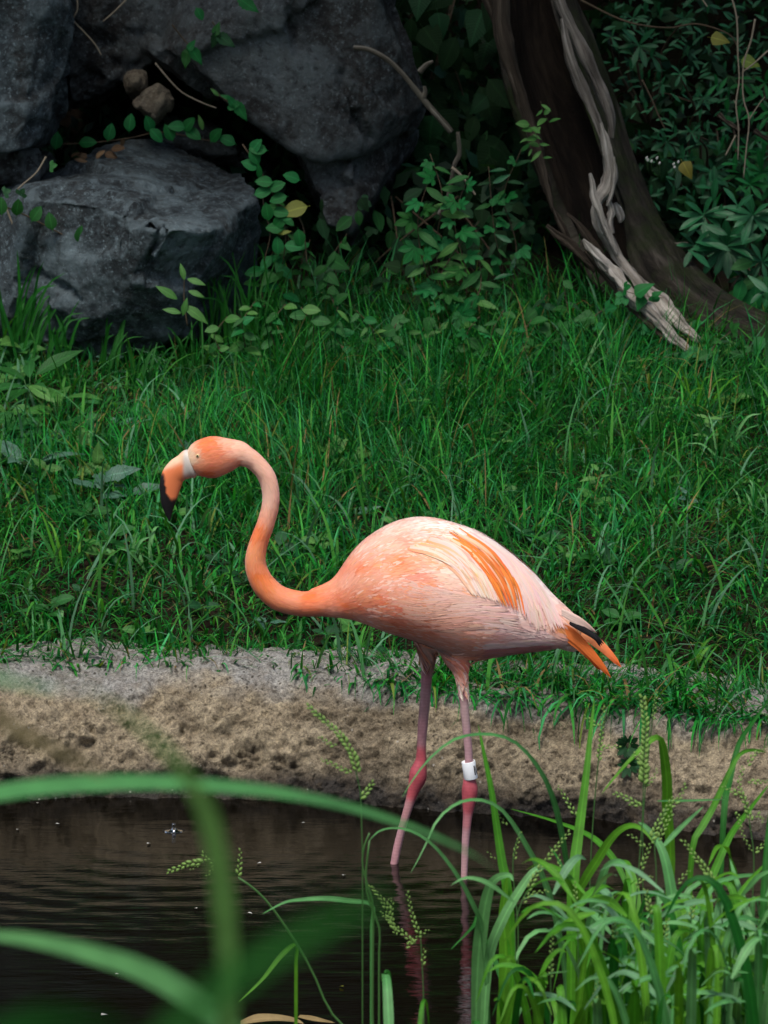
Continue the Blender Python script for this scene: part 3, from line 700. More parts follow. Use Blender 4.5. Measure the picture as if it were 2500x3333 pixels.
legw = smooth(-7, 7, q[:, 1] - leg_y + 7 * fbm(BV * 160, 2, 111))
bc = plumage(BV)
lc = np.clip(idw(q, LP, LC) * (1 + 0.22 * fbm(BV * np.array([120, 120, 90]), 3, 113))[:, None], 0.01, 0.9)
set_cols(body_me, bc * (1 - legw[:, None]) + lc * legw[:, None])
k = NT('flamingo_plumage'); a = k.attr(); nz = k.noise(160, 4, 0.6, k.coord('Object', (0.35, 1, 1), (0, 0.35, 0)))
M_BODY = k.set(a, 0.72, k.bump(nz, 0.35, 0.004), 0.2, Sheen_Weight=0.25, Sheen_Roughness=0.5, Subsurface_Weight=0.15, Subsurface_Scale=0.012)
k.bsdf.inputs['Subsurface Radius'].default_value = (1.0, 0.45, 0.3)
k = NT('flamingo_leg_skin'); a = k.attr(); w = k.n('ShaderNodeTexWave'); w.bands_direction = 'Z'; w.inputs['Scale'].default_value = 55; w.inputs['Distortion'].default_value = 2.5; k.l(k.coord('Object'), w.inputs['Vector'])
M_LEG = k.set(k.mix(0.10, a, k.mix(1.0, a, w.outputs[0], 'MULTIPLY')), 0.42, k.bump(k.noise(220, 3, .6, k.coord('Object', (1, 1, .5))), 0.3, 0.002), 0.45)
body_me.materials.clear(); body_me.materials.append(M_BODY); body_me.materials.append(M_LEG)
npoly = len(body_me.polygons); fv = np.zeros(npoly * 3, dtype=np.float32); body_me.polygons.foreach_get('center', fv)
fc = side_px(fv.reshape(-1, 3).astype(np.float64))
fl = np.interp(fc[:, 0], [C5(620, 0)[0] - 1, C5(620, 0)[0] + 1], [C5(0, 874)[1], C5(0, 944)[1]])
body_me.polygons.foreach_set('material_index', (fc[:, 1] > fl).astype(np.int32)); body_me.polygons.foreach_set('use_smooth', [True] * npoly)
obj('body', body_me, None, bird)
bvh = BVHTree.FromPolygons([Vector(v) for v in BV], [tuple(p.vertices) for p in body_me.polygons])

# bill, eye
bill = [(485, 325, 88, .60), (452, 333, 102, .60), (415, 350, 88, .60), (375, 372, 82, .60), (340, 412, 78, .56), (322, 470, 74, .52), (312, 540, 62, .5), (306, 600, 47, .5), (308, 655, 28, .5), (314, 700, 12, .6), (317, 716, 4, .7)]
Vb, Fb = loft_px([(*C4(a, b), c * 0.48222, d, 0.0) for a, b, c, d in bill], 60, nseg=28)
qb = (side_px(Vb) - np.array([400, 1350])) / 0.48222
edge = np.array([(250, 385), (262, 410), (280, 440), (282, 500), (300, 540), (345, 570), (378, 545), (395, 500)])
fx, fy = qb[:, 0], qb[:, 1] + 14 * fbm(Vb * 90, 2, 121)
black = np.maximum(smooth(-10, 16, fy - np.interp(fx, [240, 282, 300, 330, 362, 400], [385, 425, 535, 565, 560, 480])), smooth(292, 276, fx) * smooth(388, 412, fy))
white = smooth(395, 425, fx) * smooth(480, 370, fy)
cream = smooth(8, -22, fy - np.interp(fx, [280, 330, 400, 460], [375, 350, 330, 305]))
cb = np.tile((0.72, 0.20, 0.075), (len(Vb), 1))
cb = cb * (1 - cream[:, None]) + np.array([.70, .46, .30]) * cream[:, None]
cb = cb * (1 - white[:, None]) + np.array([.50, .45, .40]) * white[:, None]
cb = cb * (1 - black[:, None]) + np.array([.010, .009, .010]) * black[:, None]
k = NT('bill_horn'); M_BILL = k.set(k.attr(), 0.45, None, 0.35)
obj('bill', mesh('bill', Vb, Fb, None, cb), M_BILL, bird)
def surf(px, py, lift=0.0, back=False):
    x = P(px, py, Y0)
    s = 1 if back else -1
    h, nrm, i, d = bvh.ray_cast(Vector((x.x, Y0 + s * 1.0, x.z)), Vector((0, -s, 0)))
    return (None, None) if h is None else (h + nrm * lift, nrm)
M_EYE = NT('eye_iris').set((0.55, 0.42, 0.2), 0.25, None, 0.5); M_PUPIL = NT('eye_pupil').set((0.01, 0.01, 0.01), 0.1, None, 0.6)
for back in (False, True):
    h, nrm = surf(*C4(508, 262), -0.0012, back)
    bm = bmesh.new(); bmesh.ops.create_uvsphere(bm, u_segments=16, v_segments=10, radius=0.0034); me = bpy.data.meshes.new('eye'); bm.to_mesh(me); bm.free()
    eye = obj('eye', me, M_EYE, bird, Matrix.Translation(h))
    bm = bmesh.new(); bmesh.ops.create_uvsphere(bm, u_segments=12, v_segments=8, radius=0.0018); me = bpy.data.meshes.new('pupil'); bm.to_mesh(me); bm.free()
    obj('pupil', me, M_PUPIL, eye, Matrix.Translation(h + nrm * 0.0021))

# small body feathers that soften the outline (uncountable)
spine = np.array([(*C4(a, b), ) for a, b, *_ in neck] + [C5(200, 480), C5(400, 430), C5(600, 450), C5(800, 530), C5(1000, 620), C5(1200, 710), C5(1400, 800)])
sp_t = np.gradient(catmull(spine, 200), axis=0); sp = catmull(spine, 200)
k = NT('feather'); a = k.attr(); fz = k.noise(1.0, 3, 0.6, k.coord('UV', (16, 1.4, 1)))
fcol = k.mix(1.0, a, k.ramp(fz, [(0.3, (0.90, 0.86, 0.84)), (0.6, (1.05, 1.05, 1.05))]), 'MULTIPLY')
k.set(fcol, 0.7, k.bump(fz, 0.15, 0.001), 0.12, Sheen_Weight=0.2)
M_FEATHER = k.translucent(fcol, 0.12)
k = NT('body_down'); M_DOWN = k.set(k.attr(), 0.75, None, 0.12, Sheen_Weight=0.2)
cand = np.where((q[:, 1] < leg_y - 8) & (q[:, 0] < C5(1270, 0)[0]) & ((fbm(BV * 3, 1, 5) > -9)))[0]
def in_poly(Q, poly):
    poly = np.array([C5(*p) for p in poly]); r = np.zeros(len(Q), bool); j = len(poly) - 1
    for i in range(len(poly)):
        (xi, yi), (xj, yj) = poly[i], poly[j]
        r ^= ((yi > Q[:, 1]) != (yj > Q[:, 1])) & (Q[:, 0] < (xj - xi) * (Q[:, 1] - yi) / (yj - yi + 1e-9) + xi); j = i
    return r
qj = q + rng.normal(0, 9, q.shape)
onwing = in_poly(qj, [(520, 235), (650, 215), (775, 212), (865, 268), (1022, 382), (1150, 532), (1240, 690), (1110, 700), (1000, 585), (900, 520), (770, 480), (640, 370)]) | in_poly(qj, [(450, 430), (560, 430), (765, 475), (900, 520), (1000, 590), (1040, 690), (850, 640), (600, 650), (480, 640), (440, 540)])
cand = cand[~onwing[cand]]
pick = rng.choice(cand, 15000, replace=True)
pv, pn = BV[pick], BN[pick]; pq = q[pick]
near = np.array([np.argmin(((sp - a) ** 2).sum(1)) for a in pq])
fl2 = sp_t[near] / np.linalg.norm(sp_t[near], axis=1)[:, None]
bodyp = smooth(C5(60, 0)[0], C5(260, 0)[0], pq[:, 0])
# over the body the feathers run back and somewhat down, following the back
ang = np.interp(pq[:, 1], [C5(0, 140)[1], C5(0, 520)[1], C5(0, 850)[1]], [0.30, 0.12, -0.05]) + np.interp(pq[:, 0], [C5(300, 0)[0], C5(800, 0)[0], C5(1200, 0)[0]], [-0.25, 0.15, 0.42])
tb = np.column_stack([np.cos(ang), np.sin(ang)])
thigh = smooth(C5(0, 760)[1], C5(0, 880)[1], pq[:, 1])[:, None] * (pq[:, 0] < C5(800, 0)[0])[:, None]
tb = tb * (1 - thigh) + np.array([0.25, 1.0]) * thigh
f2 = fl2 * (1 - bodyp[:, None]) + tb * bodyp[:, None]
f3 = np.column_stack([f2[:, 0], 0 * f2[:, 0], -f2[:, 1]]); f3 /= np.linalg.norm(f3, axis=1)[:, None]
f3 += rng.normal(0, 0.10, f3.shape); f3 -= (f3 * pn).sum(1)[:, None] * pn; f3 /= np.linalg.norm(f3, axis=1)[:, None] + 1e-9
ln = (0.012 + 0.024 * bodyp) * rng.uniform(0.7, 1.3, len(pick)); wd = ln * np.interp(bodyp, [0, 1], [0.16, 0.15])
sd = np.cross(f3, pn)
rings_ = []
for t, w_, lift in ((0.0, 0.55, -0.0004), (0.45, 1.0, 0.0007), (0.8, 0.72, 0.0012), (1.0, 0.08, 0.0016)):
    cpos = pv + f3 * (ln * t)[:, None]
    if t: hits = [bvh.find_nearest(Vector(c_)) for c_ in cpos]; cpos = np.array([h_[0] for h_ in hits]); cn_ = np.array([h_[1] for h_ in hits])
    else: cn_ = pn
    cpos = cpos + cn_ * (lift * (0.22 + 0.7 * bodyp))[:, None]
    rings_ += [cpos - sd * (wd * w_ / 2)[:, None], cpos + sd * (wd * w_ / 2)[:, None]]
PV = np.stack(rings_, 1).reshape(-1, 3); b8 = np.arange(len(pick)) * 8
PQ = np.concatenate([np.column_stack([b8 + a, b8 + a + 1, b8 + a + 3, b8 + a + 2]) for a in (0, 2, 4)])
base_c = plumage(pv + f3 * 0.004); rr_ = rng.random(len(pick)); pat = fbm(pv * np.array([16, 20, 30]), 2, 151)
br = bodyp * smooth(C5(1000, 0)[0], C5(500, 0)[0], pq[:, 0])
osel = (rr_ < 0.30 * br) & (pat > -.05); base_c[osel] = base_c[osel] * .45 + np.array([.82, .30, .13]) * .55
wsel = (rr_ > 1 - 0.16 * bodyp); base_c[wsel] = base_c[wsel] * .6 + np.array([.90, .70, .60]) * .4
pcol = np.clip(base_c * (1 + rng.normal(0, 0.035, (len(pick), 1))) + rng.normal(0, 0.008, (len(pick), 3)), 0.02, 0.95)
plum = fast_mesh('plumage', PV, PQ, np.repeat(pcol, 8, 0)); ul = plum.uv_layers.new(name='UVMap')
idx = np.zeros(len(plum.loops), dtype=np.int32); plum.loops.foreach_get('vertex_index', idx)
fu = np.tile(np.array([(0, 0), (1, 0), (0, .45), (1, .45), (0, .8), (1, .8), (0, 1), (1, 1)], dtype=np.float32), (len(pick), 1)) + np.repeat(rng.uniform(0, 9, (len(pick), 1)), 8, 0)
ul.data.foreach_set('uv', fu[idx].astype(np.float32).ravel())
tag(obj('plumage', plum, M_DOWN, bird), kind='stuff')

# ------------------------------------------------------------------ wing and tail feathers laid over the body
def feather(pts, width, col, lift0=0.001, lift1=0.004, tipcol=None, back=False, n=9, round_=0.5, drop=0.0):
    """one long feather; pts in the bird's side plane, laid on the body"""
    c = catmull(pts, n); P3, N3 = [], []; lastd = None
    for i, a in enumerate(c):
        h, nr_ = surf(a[0], a[1], lift0 + (lift1 - lift0) * i / (n - 1), back)
        if h is None or nr_.y * (1 if back else -1) < 0.12:
            x = P(a[0], a[1], Y0)
            y = (P3[-1].y if P3 else Y0)
            h = Vector((x.x, y + (Y0 - y) * 0.10, x.z)); nr_ = N3[-1] if N3 else Vector((0, 1 if back else -1, 0.2))
        P3.append(h); N3.append(nr_.normalized())
    for _ in range(2):
        ys = [p.y for p in P3]
        for i in range(1, n - 1): P3[i].y = 0.25 * ys[i - 1] + 0.5 * ys[i] + 0.25 * ys[i + 1]
    V, F, uv, cl = [], [], [], []
    tip = col if tipcol is None else tipcol
    u0 = RD.uniform(0, 20)
    for i in range(n):
        t = i / (n - 1); T_ = (P3[min(i + 1, n - 1)] - P3[max(i - 1, 0)]).normalized()
        s_ = T_.cross(N3[i]).normalized()
        w_ = width * min(1, (0.35 + 2.2 * t)) * (max(0.0, 1 - t) ** round_) * 1.0 + 0.00025
        for sx, dn in ((-1, -0.02), (0, 0.015), (1, -0.02)):
            V.append(P3[i] + s_ * (sx * w_ / 2) + N3[i] * (dn * width)); uv.append((u0 + 0.5 + sx * 0.5, t * 2))
            g = 1.0 if sx else 0.93
            cl.append([max(0.0, g * (col[j] * (1 - t) + tip[j] * t)) for j in range(3)])
    for i in range(n - 1):
        for j in (0, 1): F.append((i * 3 + j, i * 3 + j + 1, (i + 1) * 3 + j + 1, (i + 1) * 3 + j))
    return V, F, uv, cl
def lerp_curves(cs, ss, s):
    i = max(0, min(len(ss) - 2, int(np.searchsorted(ss, s)) - 1)); f = (s - ss[i]) / (ss[i + 1] - ss[i])
    return np.array(cs[i]) * (1 - f) + np.array(cs[i + 1]) * f
def sub_curve(c, a, b, n=5):
    q_ = catmull(c, 60); return q_[np.linspace(a * 59, b * 59, n).astype(int)]
famA = [[C5(*p) for p in l] for l in ([(430, 250), (560, 275), (680, 350), (770, 480)], [(560, 205), (690, 258), (805, 380), (868, 510)], [(610, 190), (755, 272), (868, 402), (938, 552)], [(700, 182), (868, 288), (972, 432), (1014, 590)],
        [(770, 205), (945, 330), (1060, 500), (1110, 700)], [(840, 240), (1020, 375), (1150, 525), (1245, 690)])]
ssA = [0, .33, .46, .60, .80, 1.0]
famB = [[C5(*p) for p in l] for l in ([(330, 330), (470, 395), (620, 440), (765, 475)], [(300, 480), (480, 520), (700, 505), (900, 520)], [(330, 560), (520, 570), (760, 555), (1000, 590)], [(420, 650), (600, 640), (850, 630), (1040, 690)])]
ssB = [0, .4, .7, 1.0]
def jit(c, a): return tuple(min(0.95, max(0.01, x * (1 + RD.gauss(0, a)))) for x in c)
def wing_feathers(back, dens):
    L = []
    for kx_ in range(int(150 * dens)):
        s = (kx_ + RD.random()) / (150 * dens); a0 = RD.choice([0.0, 0.1, 0.2, 0.3, 0.42, 0.5]) + RD.uniform(-0.04, 0.04); a0 = max(0, a0); b0 = min(1.0, a0 + RD.uniform(0.42, 0.55))
        if a0 > 0.38: b0 = 1.0 - RD.uniform(0, 0.05)
        c = sub_curve(lerp_curves(famA, ssA, s), a0, b0); up_ = 0.0
        if .42 < s + RD.gauss(0, .018) < .62: col, tip = (jit((.86, .27, .06), .12), jit((.82, .20, .04), .2)) if RD.random() < .85 else (jit((.90, .62, .46), .08), jit((.88, .42, .2), .1)); wd_ = 0.0085; up_ = .0014 + RD.uniform(-.0006, .0006)
        elif s <= .43: col, tip = (jit((.86, .56, .42), .07), jit((.88, .70, .60), .05)) if RD.random() < 0.66 else (jit((.86, .40, .18), .1), jit((.88, .56, .40), .08)); wd_ = 0.012
        else: col, tip = jit((.88, .70, .64), .04), jit((.89, .62, .55), .05); wd_ = 0.015
        if s > .61 and RD.random() < .25: col = jit((.88, .58, .46), .06)
        L.append((a0, feather(c, wd_ * RD.uniform(.6, 1.25), col, up_ + 0.0022 - 0.0012 * a0, up_ + 0.0044 - 0.0016 * a0, tip, back, round_=0.65)))
    for kx_ in range(int(150 * dens)):
        s = (kx_ + RD.random()) / (150 * dens); a0 = RD.uniform(0, 0.62); b0 = min(1.0, a0 + RD.uniform(0.3, 0.42))
        if a0 > .5: b0 = 1
        c = sub_curve(lerp_curves(famB, ssB, s), a0, b0)
        m_ = P(*c[2], Y0); col = plumage(np.array([[m_.x, Y0, m_.z]]), 1.0)[0]
        tip = np.clip(col * 0.5 + np.array([.90, .56, .46]) * 0.5, 0, .9)
        L.append((a0, feather(c, 0.0115 * RD.uniform(.7, 1.3), jit(col, .04), 0.0009, 0.0016, jit(tip, .04), back, round_=0.7)))
    for kx_ in range(int(56 * dens)):
        x0 = RD.uniform(760, 1050); y0 = RD.uniform(735, 800)
        c = [C5(x0, y0), C5(x0 + 70, y0 - 12), C5(x0 + 150, min(790, y0 - 8 + RD.uniform(-8, 10)))]
        col = (.86, .54, .48) if y0 < 765 else (.62, .20, .19)
        L.append((0.3, feather(c, 0.010, jit(col, .07), 0.001, 0.003, jit((.88, .62, .56) if y0 < 765 else (.68, .26, .24), .05), back, n=6)))
    return L
fold = [C5(*p) for p in [(420, 560), (600, 590), (800, 600), (1030, 660)]]
jn = Join()
for V, F, uv, cl in [f for _, f in wing_feathers(False, 0.45)]: jn.add(V, F, np.array(uv), np.array(cl))
wing = obj('wing', jn.mesh('wing', True), M_FEATHER, bird)
for a0, (V, F, uv, cl) in wing_feathers(False, 1.0):
    obj('feather', mesh('feather', V, F, np.array(uv), np.array(cl)), M_FEATHER, wing)
jn = Join()
for V, F, uv, cl in [f for _, f in wing_feathers(True, 0.9)]: jn.add(V, F, np.array(uv), np.array(cl))
tag(obj('wing', jn.mesh('wing', True), M_FEATHER, bird), kind='stuff')
tail = obj('tail', mesh('tail', *[x for x in [*tube(np.array([P(*C5(x, y), Y0) for x, y in ((1200, 715), (1270, 740), (1330, 775), (1370, 810))]), np.array([.018, .016, .011, .003]), 12)][:2]], None, None), NT('tail_down').set((.84, .50, .32), 0.8, None, 0.1), bird)
def tail_feather(pts, width, col, tip, dy, label=None):
    c = catmull([C5(*p) for p in pts], 10); V, F, uv, cl = [], [], [], []
    P3 = [P(a[0], a[1], Y0 + dy * (1.45 - 0.85 * i / 9)) for i, a in enumerate(c)]
    for i in range(10):
        t = i / 9; T_ = (P3[min(i + 1, 9)] - P3[max(i - 1, 0)]).normalized(); s_ = T_.cross(Vector((0, -0.9, 0.35))).normalized()
        w_ = width * min(1, .5 + 1.8 * t) * (1 - t) ** 0.42 + 0.0004
        for sx in (-1, 0, 1):
            V.append(P3[i] + s_ * (sx * w_ / 2) + Vector((0, (0.002 if sx else 0) * (1 if dy > 0 else -1) * -1, 0))); uv.append((0.5 + sx * .5, t * 2)); cl.append([col[j] * (1 - t) + tip[j] * t for j in range(3)])
    for i in range(9):
        for j in (0, 1): F.append((i * 3 + j, i * 3 + j + 1, (i + 1) * 3 + j + 1, (i + 1) * 3 + j))
    o = obj('tail_feather', mesh('tail_feather', V, F, np.array(uv), np.array(cl)), M_FEATHER, tail)
    if label: o['label'] = label
ora, orb = (.86, .25, .06), (.86, .15, .02)
for dy, sh in ((-0.030, 0), (-0.026, 1), (-0.02, 2), (0.02, 2), (0.028, 0)):
    tail_feather([(1175, 672 + 6 * sh), (1280, 735 + 6 * sh), (1385, 838), (1482 - 22 * sh, 955 - 20 * sh)], 0.022 - 0.003 * sh, jit(ora, .06), jit(orb, .08), dy)
    tail_feather([(1200, 705), (1290, 770), (1380, 850), (1425 - 16 * sh, 918 - 16 * sh)], 0.018, jit(ora, .06), jit(orb, .06), dy + 0.003)
for dy, sh in ((-0.012, 0), (-0.008, 1), (0.012, 0)):
    tail_feather([(1260, 660), (1360, 735), (1450, 810), (1536 - 10 * sh, 902 - 8 * sh)], 0.022, (.86, .46, .24), orb, dy)
for i in range(3):
    tail_feather([(1270 + 4 * i, 676 + 4 * i), (1345 + 3 * i, 708 + 7 * i), (1405, 745 + 7 * i), (1447 - 9 * i, 786 + 7 * i)], 0.0085, (.012, .010, .012), (.010, .010, .011), -0.034 - 0.001 * i, 'black flight feather')
for i in range(3):
    tail_feather([(1230, 610 + 10 * i), (1310, 652 + 12 * i), (1365, 690 + 8 * i), (1408 - 6 * i, 728 - 3 * i)], 0.009, (.90, .70, .60), (.86, .56, .44), -0.037, 'pale pink feather over the black tips')
for i in range(5):
    tail_feather([(1120 + 15 * i, 752 + 8 * i), (1190 + 15 * i, 770 + 8 * i), (1260 + 10 * i, 790 + 6 * i), (1315 - 12 * i, 822 - 2 * i)], 0.013, (.88, .70, .62), (.86, .66, .56), -0.026 + 0.005 * i, 'whitish feather under the tail')

# leg band with its printed letters
a_ = P(*C6(988, 995), Y0 - 0.047); b_ = P(*C6(1009, 1126), Y0 - 0.047)
axis_ = (a_ - b_); hgt = axis_.length; axis_.normalize()
rad = 53 * 0.42949 * mpp(a_)
ex = axis_.cross(Vector((0, 1, 0))).normalized(); ey = axis_.cross(ex).normalized()
if ey.y > 0: ey = -ey
if ex.x < 0: ex = -ex
def on_band(u, v, r): return b_ + axis_ * (v * hgt) + (ex * math.sin(u) + ey * math.cos(u)) * r
nb_ = 40; V = []
for v, r in ((0, rad * .9), (0, rad * .98), (.02, rad), (.98, rad), (1, rad * .98), (1, rad * .9), (0.0, rad * .9)):
    V += [on_band(2 * PI * j / nb_, v, r) for j in range(nb_)]
F = [(i * nb_ + j, i * nb_ + (j + 1) % nb_, (i + 1) * nb_ + (j + 1) % nb_, (i + 1) * nb_ + j) for i in range(6) for j in range(nb_)]
band = obj('leg_band', mesh('leg_band', V, F), NT('band_plastic').set((0.78, 0.82, 0.84), 0.4, None, 0.4), bird)
M_INK = NT('band_ink').set((0.008, 0.008, 0.012), 0.5, None, 0.2)
def glyph(path, w):                                                   # a rounded stroke bent round the band
    V, F = [], []; path = catmull(path, 24); T_ = np.gradient(path, axis=0); T_ /= np.linalg.norm(T_, axis=1)[:, None]
    for i, (p_, t_) in enumerate(zip(path, T_)):
        e = min(i, len(path) - 1 - i); ww = w / 2 * min(1, math.sqrt(max(0.0, 1 - (1 - min(e, 2) / 2) ** 2)) + 0.25)
        for s_ in (-1, 1): q_ = p_ + s_ * ww * np.array([-t_[1], t_[0]]); V.append(on_band(q_[0] / rad, q_[1] / hgt, rad + 0.0002))
    F = [(2 * i, 2 * i + 1, 2 * i + 3, 2 * i + 2) for i in range(len(path) - 1)]
    return obj('band_letter', mesh('band_letter', V, F), M_INK, band)
u1, u2, hh = 0.78 * rad, 1.62 * rad, hgt
glyph([(u1, .22 * hh), (u1, .50 * hh), (u1, .78 * hh)], 0.0027)
glyph([(u2 + 0.006 * math.cos(t), .48 * hh + .28 * hh * math.sin(t)) for t in np.linspace(0.9, 2 * PI - 0.9, 16)], 0.0027)
# ------------------------------------------------------------------ turf on the bank (uncountable)
k = NT('bank_grass'); a = k.attr(); k.set(a, 0.6, None, 0.10); M_GRASS = k.translucent(k.mix(1.0, a, (1.2, 1.15, 0.5), 'MULTIPLY'), 0.35)
GREENS = np.array([(.009, .125, .015), (.015, .18, .025), (.006, .10, .024), (.036, .225, .032), (.032, .195, .065), (.005, .065, .010)])
def blades_mesh(name, x, y, z, hgt, wid, head, th0, bend, cols, n=5):
    N = len(x); s = np.linspace(0, 1, n)
    pos = np.column_stack([x, y, z]); V = np.zeros((N, n, 2, 3))
    wdir = np.column_stack([-np.sin(head), np.cos(head), np.zeros(N)])
    tw = rng.normal(0, 0.5, N)
    hd = np.column_stack([np.cos(head), np.sin(head), np.zeros(N)])
    wdir = wdir * np.cos(tw)[:, None] + hd * np.sin(tw)[:, None] * 0.6
    cur = pos.copy()
    for i in range(n):
        if i:
            t_ = th0 + bend * (s[i] - 0.5 / n) ** 1.4
            cur = cur + (hd * np.sin(t_)[:, None] + np.array([0, 0, 1.0]) * np.cos(t_)[:, None]) * (hgt / (n - 1))[:, None]
        w_ = wid * (0.75 + 0.5 * s[i]) * (1 - s[i] ** 2.2) + 0.0003
        V[:, i, 0] = cur - wdir * (w_ / 2)[:, None]; V[:, i, 1] = cur + wdir * (w_ / 2)[:, None]
    b = (np.arange(N) * n * 2)[:, None]
    Q = np.concatenate([b + np.array([2 * i, 2 * i + 1, 2 * i + 3, 2 * i + 2])[None] for i in range(n - 1)])
    return fast_mesh(name, V.reshape(-1, 3), Q, np.repeat(cols, n * 2, 0))
def turf(N, ylo, yhi, xr=1.75):
    x = rng.uniform(-xr, xr, N); d = ylo + (yhi - ylo) * rng.uniform(0, 1, N)
    y = kerb_y(x) + d
    d0 = grass_off(x) + 0.035 * fbm(np.column_stack([x * 14, x * 0, x * 0]), 3, 131)
    keep = d > d0 + rng.normal(0, 0.012, N)
    x, y, d = x[keep], y[keep], d[keep]
    p2 = np.column_stack([x * 5, y * 5, 0 * x]); cl = fbm(p2, 3, 133)
    bare = fbm(p2 * 0.7 + 9, 2, 139)
    keep = (bare < 0.5) | (rng.random(len(x)) < 0.6)
    x, y, d, cl = x[keep], y[keep], d[keep], cl[keep]
    return x, y, d, cl, np.maximum(ground_z(x, y), np.interp(d, [.30, .40, .45], [.186, .182, 0])) - 0.004
x, y, d, cl, z = [np.concatenate(q) for q in zip(turf(84000, 0.06, 2.25), turf(9000, 0.05, 0.30))]
N = len(x)
rear = smooth(0.6, 1.5, d)
tallzone = np.exp(-((x + 0.10) / 0.34) ** 2 - ((d - 1.25) / 0.5) ** 2)
hgt = (0.035 + 0.06 * rng.random(N) ** 1.5 + 0.030 * rear + 0.13 * tallzone * rng.random(N) + 0.09 * smooth(1.35, 1.75, d) * rng.random(N) ** 2) * (1 + 0.5 * cl)
wid = np.where(rng.random(N) < 0.5, rng.uniform(.0034, .0075, N), rng.uniform(.0014, .003, N)) * (1 - 0.25 * rear)
head = np.where(rng.random(N) < .6, 7.0 * fbm(np.column_stack([x * 2.6, y * 2.6, x * 0]), 2, 145) + rng.normal(0, .8, N), rng.uniform(0, 2 * PI, N))
th0 = np.abs(rng.normal(0.55, 0.42, N)) * (1 - 0.35 * rear); bend = rng.uniform(0.1, 2.1, N) * (1 - 0.25 * tallzone)
ci = rng.integers(0, len(GREENS), N); cols = GREENS[ci] * rng.uniform(0.5, 1.5, N)[:, None] * (1 + 0.25 * cl)[:, None]
dry = rng.random(N) < 0.03; cols[dry] = np.array([.24, .17, .07]) * rng.uniform(.5, 1.1, (dry.sum(), 1))
yel = rng.random(N) < 0.04; cols[yel] = np.array([.11, .17, .03])
hgt *= 1 - 0.55 * smooth(1.25, 1.6, d) * smooth(-.22, -.34, x)
mat_ = rng.random(N) < .4; th0[mat_] += .35; bend[mat_] += 1.0
hgt *= 1 + 0.35 * fbm(np.column_stack([x * 2.2, y * 2.2, x * 0]), 2, 141)
edge = (d - grass_off(x)) < 0.05
th0[edge] += 0.45; hgt[edge] *= 1.35; wid[edge] *= 1.1; cols[edge] *= 1.25; head[edge] = np.where(rng.random(edge.sum()) < .6, -PI / 2 + rng.normal(0, .7, edge.sum()), head[edge])
turf_o = obj('bank_grass', blades_mesh('bank_grass', x, y, z, hgt, wid, head, th0, bend, cols), M_GRASS)
tag(turf_o, kind='stuff')
x, y, d, cl, z = turf(4600, 0.05, 2.2); N = len(x)
cols = np.array([(.06, .20, .07), (.05, .21, .03), (.09, .22, .12), (.03, .15, .02)])[rng.integers(0, 4, N)] * rng.uniform(.6, 1.2, (N, 1))
o = obj('long_grass', blades_mesh('long_grass', x, y, z, rng.uniform(.07, .19, N), rng.uniform(.004, .0085, N), rng.uniform(0, 2 * PI, N), np.abs(rng.normal(.5, .3, N)), rng.uniform(.4, 2.2, N), cols, 7), M_GRASS)
tag(o, kind='stuff')
# fine creeping litter of dead stems in the turf
x, y, d, cl, z = turf(6500, 0.1, 2.3)
N = len(x)
lit = obj('dry_thatch', blades_mesh('dry_thatch', x, y, z + 0.008, rng.uniform(.03, .10, N), rng.uniform(.001, .003, N), rng.uniform(0, 2 * PI, N), np.full(N, 1.35), rng.uniform(-.2, .3, N), np.array([.16, .12, .065]) * rng.uniform(.35, 1.2, (N, 1))), M_GRASS)
tag(lit, kind='stuff')

# ------------------------------------------------------------------ leaf shapes, length 1 along x, up z
def leaf_mesh(name, prof, fold=0.18, droop=0.25, n=7, wave=0.0, teeth=0.0, stalk=0.0):
    V, F, uv = [], [], []; t = np.linspace(0, 1, n)
    for i in range(n):
        w = np.interp(t[i], prof[0], prof[1]); zc = -droop * t[i] ** 2 + 0.06 * math.sin(t[i] * 9) * wave
        e = 1 + (teeth if i % 2 else -teeth)
        for s in (-1, 0, 1):
            V.append((t[i] - (0.04 if teeth and s and i % 2 else 0), s * w * e, zc + abs(s) * fold * w + (0.05 * wave * math.sin(t[i] * 14 + s) if s else 0)))
            uv.append((0.5 + 0.5 * s, t[i] * 2))
    for i in range(n - 1):
        for j in (0, 1): F.append((i * 3 + j, (i + 1) * 3 + j, (i + 1) * 3 + j + 1, i * 3 + j + 1))
    if stalk:
        b = len(V); r = 0.012
        for x0 in (-stalk, 0.02):
            for yy, zz in ((-r, -r), (r, -r), (0, r)): V.append((x0, yy, zz + (0.1 * stalk if x0 < 0 else 0) * -1)); uv.append((.5, 0))
        for i in range(3): F.append((b + i, b + (i + 1) % 3, b + 3 + (i + 1) % 3, b + 3 + i))
    return mesh(name, V, F, uv)
OVAL = ([0, .12, .35, .55, .8, .93, 1], [0.02, .18, .30, .30, .20, .10, 0.0])
LANCE = ([0, .15, .4, .7, .9, 1], [.02, .10, .165, .12, .04, 0])
LAUREL = ([0, .2, .5, .75, .92, 1], [.02, .07, .14, .135, .06, 0])
HEART = ([0, .04, .18, .4, .7, .9, 1], [.12, .30, .40, .36, .20, .07, 0])
